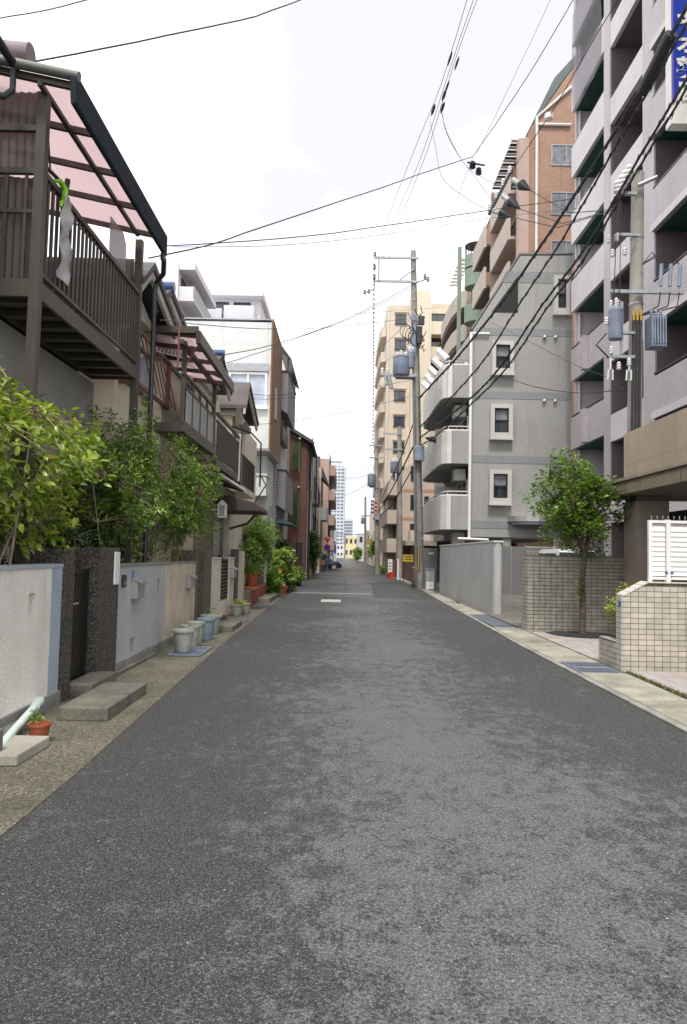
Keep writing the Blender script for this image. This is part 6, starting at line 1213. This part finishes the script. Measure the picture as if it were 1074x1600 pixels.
# sleeves and spacers on the high voltage wires
for (x, y, z, l) in ((2.55, 21.95, 15.7, 'dark sleeve on the left high voltage wire, where a pale jumper leaves it'), (2.85, 21.65, 15.99, 'dark sleeve on the high voltage wires, upper of the two at the right wire pair'), (2.92, 22.52, 16.15, 'dark sleeve on the high voltage wires, lower of the two at the right wire pair'), (2.78, 19.96, 15.96, 'tiny spacer high up on the left high voltage wire'), (3.13, 20.93, 16.52, 'tiny spacer high up on the right high voltage wire'), (2.89, 21.28, 16.01, 'tiny spacer on the middle high voltage wire between the dark sleeves')):
    r_ = .05 if l[0] == 'd' else .035
    o = MB().tube([(x-.03, y+.22, z-.05), (x-.01, y+.1, z-.0), (x+.01, y-.1, z+.02), (x+.03, y-.22, z+.05)], [.015, r_, r_, .015], 8).build('wire_spacer', m_alud, org=(x, y, z)); tag(o, l, 'wire spacer', 'sleeves on the high voltage wires')
# cable sleeve box
o = MB().tube([(5.95, 14.27, 11.22), (6.09, 13.21, 11.7)], .12, 10).build('cable_sleeve', m_wire); tag(o, 'fat black splice sleeve on the thick cable beside the blue shop sign', 'cable sleeve')
o = MB().tube([(3.75, 33.1, 7.05), (4.15, 32.6, 6.85)], [.06, .13], 8).build('cable_sleeve', m_wire); tag(o, 'black splice sleeve on the cable just right of the main utility pole', 'cable sleeve')
# farther poles
C_ = pole('concrete utility pole with transformer and a yellow shop sign, farther down on the right', (2.75, 58.2, 0), (2.45, 58.2, 12), .2, .14)
box('crossarm', m_galv, C_, 1.9, 3.0, 58, 58.08, 10.4, 10.5)
box('crossarm', m_galv, C_, 1.9, 3.0, 58, 58.08, 9.4, 9.5)
box('crossarm', m_galv, C_, 2.0, 2.7, 58, 58.08, 7.0, 7.1); transformer(C_, 2.15, 58, 7.1, .32, .9)
box('equipment_box', m_galv, C_, 2.5, 2.95, 57.8, 58, 4.4, 4.9)
B2 = pole('concrete utility pole behind the brick fence with a transformer, second along the right', (3.95, 50, 0), (3.75, 50, 10.6), .2, .15)
box('crossarm', m_galv, B2, 2.6, 4.0, 49.8, 49.88, 10.0, 10.1)
box('crossarm', m_galv, B2, 2.6, 4.0, 49.8, 49.88, 8.9, 9.0); transformer(B2, 3.45, 49.8, 7.3, .3, .7)
D_ = pole('slim far utility pole standing against the sky at the street end, right', (2.9, 95, 0), (2.75, 95, 9.2), .18, .12, 2); box('crossarm', m_galv, D_, 2.2, 3.4, 94.9, 95, 6.6, 6.72); transformer(D_, 2.5, 94.9, 5.6, .28, .7)
E2 = pole('slim far utility pole at the street end on the left beside the flats', (-1.6, 110, 0), (-1.6, 110, 6.2), .2, .14, 2); box('crossarm', m_galv, E2, -1.6, 6, 109.9, 110, 4.5, 4.62)
F2 = pole('dark far utility pole in the middle of the street end vista', (.35, 190, 0), (.35, 190, 6.5), .25, .2, 2); box('crossarm', m_galv, F2, -.8, 1.5, 189.9, 190, 5.6, 5.75)
G2 = pole('short utility pole in front of the brick fence and pinkish flats', (3.1, 64, 0), (3.05, 64, 8.2), .17, .13, 2)
for (x0, x1, lab, mt_, yy) in ((2.13, 2.38, 'small dark blue vertical shop sign hung on the far utility pole', m_sblue, 57.9), (2.39, 2.68, 'small orange yellow vertical shop sign hung on the far utility pole', M('sign_orange', (.62, .30, .03), .5), 57.9)):
    t = thing('pole_sign', lab, 'sign', (x0, yy, 5)); box('sign_board', mt_, t, x0, x1, yy-.12, yy, 4.9, 5.95)
    for k in range(3): box('sign_mark', m_white if mt_ is m_sblue else m_sblue, t, x0+.05, x1-.05, yy-.126, yy-.121, 5.05+.3*k, 5.2+.3*k)
# ------------------------------------------------------------------ right kerbside furniture
t = thing('meter_cabinet', 'grey green service cabinet behind the main utility pole', 'cabinet', (4.1, 34.5, 0)); box('cabinet_body', M('grey_green_paint', (.17, .18, .165), .6), t, 3.78, 4.45, 34.2, 34.6, 0, 1.95); box('cabinet_plate', m_off, t, 4.05, 4.3, 34.18, 34.199, 1.65, 1.75)
t = thing('mesh_panel', 'small framed grey panel with white lower half beside the main utility pole', 'panel', (4.0, 33, 0))
mb = MB(); mb.box(3.78, 3.82, 33.0, 33.04, 0, 1.0); mb.box(4.16, 4.20, 33.0, 33.04, 0, 1.0); mb.box(3.82, 4.16, 33.0, 33.04, .96, 1.0); mb.box(3.98, 4.0, 33.0, 33.04, .1, .96); mb.build('panel_frame', m_galv, t); box('panel_upper', m_frost, t, 3.82, 4.16, 33.045, 33.055, .42, .97); box('panel_lower', m_white, t, 3.80, 4.2, 33.045, 33.055, .05, .40)
t = thing('brick_fence', 'low red brown brick fence along the kerb beyond the main utility pole', 'fence', (3.9, 42, 0))
m_rbw = brickmat('fence_brick', (.22, .10, .07), (.17, .075, .055), (.16, .12, .10), .24, .08, .01, .85, .25, .1)
box('fence_wall', m_rbw, t, 4.1, 4.35, 40.2, 52, 0, 1.2); box('fence_return', m_rbw, t, 3.55, 4.09, 51.7, 52, 0, 1.2); box('fence_end', m_rbw, t, 3.75, 4.09, 39.0, 39.3, 0, 1.05)
t = thing('gate_stone', 'pinkish stone post with white plate at the end of the brick fence', 'stone post', (3.7, 38, 0)); box('stone', M('pink_stone', (.24, .15, .13), .7), t, 3.62, 3.95, 37.2, 37.5, 0, .95); box('plate', m_white, t, 3.72, 3.82, 37.185, 37.199, .3, .8); box('stone_cap', m_off, t, 3.6, 3.97, 37.18, 37.52, .952, .99)
t = thing('yellow_notice_board', 'yellow notice board on thin legs beside the brick fence', 'notice board', (3.7, 43, 0)); mb = MB(); mb.box(3.6, 3.63, 43, 43.03, 0, 1.6); mb.box(4.1, 4.13, 43, 43.03, 0, 1.6); mb.build('legs', m_alud, t); box('board', M('board_yellow', (.55, .40, .05), .5), t, 3.55, 4.18, 42.96, 42.999, 1.2, 1.62)
for k in range(2): box('board_line', m_alud, t, 3.65, 4.08, 42.955, 42.959, 1.32+.14*k, 1.36+.14*k)
o = box('marker_post', m_white, None, 3.45, 3.57, 46, 46.12, 0, 1.35); tag(o, 'slim white marker post at the kerb in front of the brick fence', 'post')
t = thing('standing_sign', 'white standing signboard on a red base at the right kerb', 'sign', (3.1, 48, 0)); box('sign_board', m_white, t, 2.98, 3.28, 48, 48.05, .35, 1.3); box('sign_frame', m_blk, t, 2.95, 3.31, 48.051, 48.08, .0, 1.35); MB().prism([(3.0, 0), (3.36, 0), (3.32, .45), (3.04, .45)], 'y', 47.7, 47.99).build('sign_base', M('red_plastic', (.55, .03, .02), .45), t)
for k in range(3): box('sign_line', m_alud, t, 3.03, 3.22, 47.995, 47.9995, .6+.2*k, .66+.2*k)
plant('kerb_shrub', 'low green shrub at the kerb near the standing signboard', 'shrub', (3.1, 55, 0), (3.1, 55, .45), (.35, .5, .45), 120, 4, .13, lm_m, seed=31, stems=3, stem_r=.015, twigs=.1)
plant('kerb_shrub', 'tiny plants at the foot of the pinkish stone post', 'plant', (3.6, 36.6, 0), (3.65, 36.6, .1), (.3, .4, .1), 60, 4, .09, lm_d, seed=32, stems=3, stem_r=.006, twigs=.1)
# parked cars
def car(label, loc, rz, col, Lc=3.9, W=1.66, Hc=1.52, boxy=False):
    t = thing('parked_car', label, 'car', (0, 0, 0)); m_c = M('car_paint_'+col[0], col[1], .22, .03, 2, spec=.7)
    h_ = Lc/2; prof = [(-h_, .32), (-h_+.05, .62), (-h_+.12, .92), (h_-.95, .93), (h_-.25, .80), (h_-.03, .62), (h_, .34), (h_-.1, .22), (-h_+.1, .22)]
    if boxy: prof = [(-h_, .32), (-h_+.04, .95), (h_-.55, .95), (h_-.12, .85), (h_-.02, .6), (h_, .34), (h_-.1, .22), (-h_+.1, .22)]
    MB().prism(prof, 'y', -W/2, W/2).build('body', m_c, t, bev=.05, smooth=True)
    cp = [(-h_+.12, .92), (-h_+.35, Hc-.06), (-h_+.7, Hc), (h_-1.9, Hc), (h_-1.6, Hc-.06), (h_-.85, .92)] if not boxy else [(-h_+.06, .94), (-h_+.16, Hc-.05), (-h_+.4, Hc), (h_-1.3, Hc), (h_-1.1, Hc-.05), (h_-.5, .94)]
    mb = MB(); n = len(cp); vs = [(x, s*(W/2-.03-max(0, z-.92)*.22), z) for s in (-1, 1) for x, z in cp]
    mb.add(vs, [tuple(range(n))[::-1], tuple(range(n, 2*n))]+[(i, (i+1) % n, n+(i+1) % n, n+i) for i in range(n)]); mb.build('cabin', m_c, t, bev=.04, smooth=True)
    for s in (-1, 1):
        for xa, xb in ((cp[1][0]+.22, -.08), (-.0, cp[-1][0]-.55)):
            z0, z1 = .98, Hc-.14; q = MB(); f = lambda z: s*(W/2-.03-(z-.92)*.22+.006)
            q.add([(xa-.1, f(z0), z0), (xb+(.25 if xb > .1 else 0), f(z0), z0), (xb-(.1 if xb > .1 else 0), f(z1), z1), (xa, f(z1), z1)], [(0, 1, 2, 3)]); q.build('window', m_glass, t)
    for (xa, za, xb, zb, nm) in ((cp[-1][0]-.06, .97, cp[-2][0]+.04, cp[-2][1]-.04, 'windscreen'), (cp[0][0]-.0, 1.0, cp[1][0]-.015, cp[1][1]-.06, 'rear_window')):
        q = MB(); o_ = .012 if nm == 'windscreen' else -.02; q.add([(xa+o_, -W/2+.14, za), (xa+o_, W/2-.14, za), (xb+o_, W/2-.22, zb), (xb+o_, -W/2+.22, zb)], [(0, 1, 2, 3)]); q.build(nm, m_glass, t)
    for x in (-h_+.72, h_-.72):
        for s in (-1, 1):
            q = MB(); q.tube([(x, s*(W/2-.17), .30), (x, s*(W/2+.015), .30)], .30, 20); wq = q.build('wheel', m_wire, t); MB().tube([(x, s*(W/2+.0), .30), (x, s*(W/2+.025), .30)], .19, 14).build('rim', m_steel, wq)
    for s in (-1, 1):
        box('headlight', m_porc, t, h_-.30, h_-.06, s*(W/2-.36), s*(W/2-.05), .62, .76); box('tail_light', M('tail_light_red', (.35, .01, .01), .3), t, -h_-.0, -h_+.1, s*(W/2-.2), s*(W/2-.03), .7, .95)
    box('bumper', m_c, t, h_-.12, h_+.04, -W/2+.08, W/2-.08, .3, .5, bev=.03); box('number_plate', m_white, t, h_+.041, h_+.05, -.165, .165, .36, .52)
    t.location = loc; t.rotation_euler = (0, 0, rz); return t
car('dark blue compact van nosing out of the side street on the left', (-2.0, 68.6, 0), 0, ('navy', (.010, .020, .05)), 3.7, 1.66, 1.62)
car('pale silver parked car with its roof showing above the tiled boundary wall', (7.35, 24.2, .03), R(90), ('silver', (.50, .51, .52)), 3.6, 1.6, 1.86, True)
# left kerbside further down
o = box('planter_box', m_off, None, -2.5, -1.95, 58, 58.5, 0, .5); tag(o, 'small white planter box at the left kerb before the dark blue van', 'planter')
o = box('storage_box', m_alud, None, -1.9, -1.5, 60.5, 61.1, 0, .65); tag(o, 'dark storage box beside the white planter at the left kerb', 'box')
o = B(-2.25, -1.6, 62.5, 63.2, .0, .95).build('wooden_crate', M('orange_wood', (.34, .18, .09), .7), bev=.02); tag(o, 'orange brown crate stack behind the dark storage box', 'crate')
t = thing('road_sign', 'red inverted triangle stop sign above a round blue sign on one post', 'road sign', (-1.5, 66.2, 0))
MB().tube([(-1.5, 66.2, 0), (-1.5, 66.2, 3.1)], .035, 8).build('sign_post', m_galv, t); MB().prism([(-1.86, 3.1), (-1.14, 3.1), (-1.5, 2.48)], 'y', 66.12, 66.15).build('triangle_plate', M('sign_red', (.55, .02, .03), .4), t)
MB().prism([(-1.78, 3.06), (-1.22, 3.06), (-1.24, 3.0), (-1.76, 3.0)], 'y', 66.11, 66.119).build('triangle_mark', m_white, t); q = MB(); q.tube([(-1.5, 66.13, 2.12), (-1.5, 66.16, 2.12)], .32, 20); q.build('round_plate', M('sign_red', (.55, .02, .03)), t); q = MB(); q.tube([(-1.5, 66.11, 2.12), (-1.5, 66.129, 2.12)], .25, 20); q.build('round_face', m_sblue, t)
# ------------------------------------------------------------------ end of street vista
def block(label, x0, x1, y0, y1, h_, mat, rows, cols, name='building'):
    t = thing(name, label, 'building', ((x0+x1)/2, y0, 0)); box('wall', mat, t, x0, x1, y0, y1, -.02, h_)
    for r_ in range(rows):
        for c_ in range(cols):
            a = x0+(x1-x0)*(c_+.25)/cols; z = h_*(r_+.35)/rows; window(t, '-y', y0, a, a+(x1-x0)*.5/cols, z, z+h_*.4/rows, m_alu, m_glass, bar=.1, mull=0, depth=.1)
    return t
block('pale yellow building with small windows closing the street end', .2, 6.5, 250, 262, 7.7, M('pale_yellow_render', (.60, .53, .32), .8), 2, 4)
block('grey white low building just right of the street end', 3.4, 9, 170, 190, 6.5, m_offh, 2, 4); block('pale blue grey building at the left of the street end', -9, -1.6, 140, 160, 6.8, M('blue_grey_render', (.42, .46, .52), .8), 2, 4)
block('white shop building beyond the pinkish beige flats', -6, -1.9, 96, 110, 5.2, m_wapt, 2, 3); block('pale stepped building behind the far utility poles', -4, 1.2, 270, 280, 5.0, m_wapt, 2, 4); block('beige flats beyond the cream ten storey block', 4.6, 12, 100, 130, 9, m_pbe, 3, 3)
block('brown house beyond the roadside poles on the right', 4.2, 9, 134, 150, 6, M('brown_far', (.3, .22, .17), .8), 2, 3)
t = thing('banner', 'blue vertical banner sign far down the left side of the street', 'sign', (-1.5, 118, 0)); box('banner_face', m_sblue, t, -1.75, -1.2, 118, 118.1, 1.6, 2.9); box('banner_post', m_galv, t, -1.8, -1.76, 118, 118.1, 0, 3)
t = thing('shop_canopy', 'orange and white shop canopy far down the right side of the street', 'canopy', (3.6, 100, 0)); box('canopy_face', M('canopy_orange', (.6, .28, .06), .6), t, 3.0, 4.5, 99, 99.9, 2.9, 3.5); box('canopy_trim', m_white, t, 2.98, 4.5, 98.97, 98.999, 2.6, 2.89)
plant('street_tree', 'dense dark green roadside tree in front of the pale grey rendered house', 'tree', (-1.9, 44.6, 0), (-1.86, 44.6, 2.0), (.68, .9, 1.5), 800, 5, .13, lm_d, seed=41, stems=4, trunk=(1.0, .07), twigs=.1)
plant('street_tree', 'far green tree at the right side of the street end', 'tree', (2.6, 128, 0), (2.5, 128, 1.7), (.9, 1.5, 1.5), 420, 5, .28, lm_m, seed=42, stems=3, trunk=(.8, .08), twigs=.1)
plant('street_tree', 'green tree behind the second roadside pole on the right', 'tree', (4.4, 90, 0), (3.9, 90, 2.0), (1.1, 1.5, 1.9), 420, 5, .26, lm_m, seed=43, stems=3, trunk=(.8, .08), twigs=.1)
plant('kerb_shrub', 'low shrub at the foot of the dark green roadside tree', 'shrub', (-2.15, 52, 0), (-2.1, 52, .6), (.3, 1.2, .5), 160, 4, .13, lm_m, seed=44, stems=3, stem_r=.02, twigs=.1)
# ------------------------------------------------------------------ gardens on the left
lp = leafmat('yellowgreen_single_leaf', (.17, .25, .03), (.32, .39, .06), (.42, .34, .07), per='object')
plant('garden_shrub', 'glossy yellow green shrub spilling over the white wall at the left edge', 'shrub', (-3.5, 7.0, 0), (-3.32, 6.75, 2.48), (.95, 1.85, 1.25), 760, 7, .108, lm_y, bark=m_twig, seed=51, stems=12, stem_r=.017, parts=300, part_mat=lp, twigs=.5, shell=.5, roots=.3, droop=.02, width=1.15, up=1.1, spread=1.0)
plant('garden_shrub', 'dark green shrub behind the second dark gate pillar', 'shrub', (-3.5, 10.8, 0), (-3.25, 10.6, 2.62), (.8, 1.9, 1.45), 1700, 6, .076, lm_m, bark=m_twig, seed=52, stems=8, stem_r=.016, twigs=.3, shell=.25, roots=.3)
plant('garden_shrub', 'airy green shrub leaning over the stained cream wall', 'shrub', (-3.4, 13.0, 0), (-3.02, 13.3, 2.62), (.76, 2.4, 1.35), 2000, 6, .074, lm_m, bark=m_twig, seed=53, stems=10, stem_r=.016, twigs=.3, shell=.2, roots=.4)
plant('garden_shrub', 'low dark undergrowth shrub behind the blue grey wall', 'shrub', (-3.5, 9.8, 0), (-3.5, 10.2, 1.6), (.5, 2.2, .8), 620, 6, .07, lm_d, bark=m_twig, seed=54, stems=8, stem_r=.012, twigs=.3, shell=.2, roots=.5)
plant('garden_shrub', 'dark shrub low behind the white wall under the glossy shrub', 'shrub', (-3.5, 5.9, 0), (-3.45, 6.3, 1.4), (.5, 1.5, .7), 420, 6, .08, lm_d, bark=m_twig, seed=55, stems=8, stem_r=.012, twigs=.3, shell=.3, roots=.5)
plant('porch_shrub', 'bushy green shrub on the brick porch under the brown awning', 'shrub', (-3.1, 23.8, .5), (-2.9, 24.0, 2.0), (.72, 2.1, 1.0), 1150, 6, .09, lm_m, seed=56, stems=6, stem_r=.02, twigs=.25, shell=.3)
plant('hydrangea', 'large leafy hydrangea at the left road edge, nearest the concrete step', 'hydrangea', (-2.55, 26.3, 0), (-2.6, 26.0, .6), (.5, 1.2, .6), 420, 5, .17, lm_g, group='hydrangeas along the left kerb', seed=57, stems=6, stem_r=.012, twigs=.2, width=1.4, flat=True)
hyd = plant('hydrangea', 'tall yellow green hydrangea with one pale flower head, middle of the kerb plants', 'hydrangea', (-2.5, 28.6, 0), (-2.58, 28.6, 1.1), (.62, 1.7, .85), 560, 5, .18, leafmat('hydrangea_light_leaf', (.13, .20, .035), (.26, .32, .07)), group='hydrangeas along the left kerb', seed=58, stems=7, stem_r=.014, twigs=.2, width=1.4, flat=True)
plant('hydrangea', 'low dark hydrangea spreading at the road edge beyond the others', 'hydrangea', (-2.35, 30.8, 0), (-2.42, 30.8, .65), (.5, 1.8, .65), 420, 5, .16, lm_m, group='hydrangeas along the left kerb', seed=59, stems=6, stem_r=.012, twigs=.2, width=1.3, flat=True)
plant('grassy_plant', 'grassy potted plant at the far end of the kerb plants', 'plant', (-2.2, 34.5, .25), (-2.2, 34.5, .6), (.4, .8, .4), 140, 4, .3, lm_g, seed=60, stems=4, stem_r=.008, twigs=.1, width=.35)
pot('plant_pot', 'dark pot holding the grassy plant at the end of the kerb plants', -2.2, 34.5, .01, .25, .3, m_alud)
pot('plant_pot', 'round terracotta pot half hidden under the hydrangeas at the kerb', -2.28, 27.4, .01, .2, .3, m_terra)
pot('plant_pot', 'dark round pot under the hydrangeas, beside the terracotta one', -2.24, 28.6, .01, .2, .3, m_alud)
plant('porch_shrub', 'rounded dark green shrub before the grey balcony house', 'shrub', (-2.9, 33.0, 0), (-2.75, 33.0, 1.75), (.55, 1.0, .6), 300, 6, .1, lm_d, seed=61, stems=4, stem_r=.02, twigs=.2, shell=.3)
mb = MB(); g2 = np.random.default_rng(5)
for k in range(50):
    d = g2.normal(size=3); d /= np.linalg.norm(d); c_ = Vector((-2.16, 28.2, 1.35))+Vector(d)*.10; mb.lathe(c_.x, c_.y, [(.005, c_.z-.02), (.03, c_.z), (.005, c_.z+.02)], 5)
mb.build('flower_head', M('pale_lilac_petal', (.66, .62, .70), .7), hyd)
for i, (x, y, z) in enumerate(((-2.25, 25.7, .95), (-2.2, 27.0, .42), (-2.3, 26.0, .7))):
    mb = MB()
    for k in range(6): a = k*1.05; mb.add([(x, y, z), (x+.07*math.cos(a), y-.03, z+.07*math.sin(a)), (x+.07*math.cos(a+.8), y-.03, z+.07*math.sin(a+.8))], [(0, 1, 2)])
    o = mb.build('flower', M('orange_petal', (.65, .12, .03), .6), org=(x, y, z)); tag(o, ('orange red flower at the top of the nearest hydrangea', 'orange red flower low at the road edge between two hydrangeas', 'orange red flower half way up the nearest hydrangea')[i], 'flower', 'orange flowers among the hydrangeas')
# ------------------------------------------------------------------ young tree at the right
t = thing('tree_pit', 'round dark iron ring of soil around the young street tree', 'tree pit', (4.94, 15.0, .03))
mb = MB(); mb.lathe(4.94, 14.85, [(.62, .03), (.66, .03), (.66, .052), (.62, .052)], 32); mb.build('ring', m_alud, t); mb = MB(); mb.lathe(4.94, 14.85, [(.02, .03), (.615, .03), (.6, .048), (.02, .055)], 28); mb.build('soil', m_soil, t)
plant('young_tree', 'young broadleaf street tree with slender trunk before the tiled boundary wall', 'tree', (4.94, 14.85, .05), (4.84, 14.85, 2.72), (1.28, 1.2, 1.35), 1650, 5, .088, leafmat('broad_leaf', (.055, .13, .016), (.17, .27, .035), (.24, .20, .05)), seed=70, stems=6, trunk=(1.65, .062), twigs=.3, shell=.3, width=1.35, flat=True, droop=.15)
plant('trunk_sprout', 'small leafy sprouts on the trunk of the young street tree', 'sprout', (4.9, 14.82, 1.0), (4.9, 14.80, 1.0), (.16, .1, .4), 26, 3, .075, lm_m, seed=71, stems=3, stem_r=.005, twigs=.5)
o = MB().lathe(4.45, 15.05, [(.2, .038), (.2, .046), (.01, .048)], 20).build('manhole_cover', m_alud); tag(o, 'small round dark manhole cover in the paving left of the tree pit', 'manhole cover')
plant('hedge_tuft', 'tufts of green showing over the top of the tiled boundary wall', 'plant', (5.4, 16.2, 0), (5.4, 16.1, 1.62), (.9, .3, .16), 120, 4, .07, lm_g, seed=72, stems=5, stem_r=.01, twigs=.2)
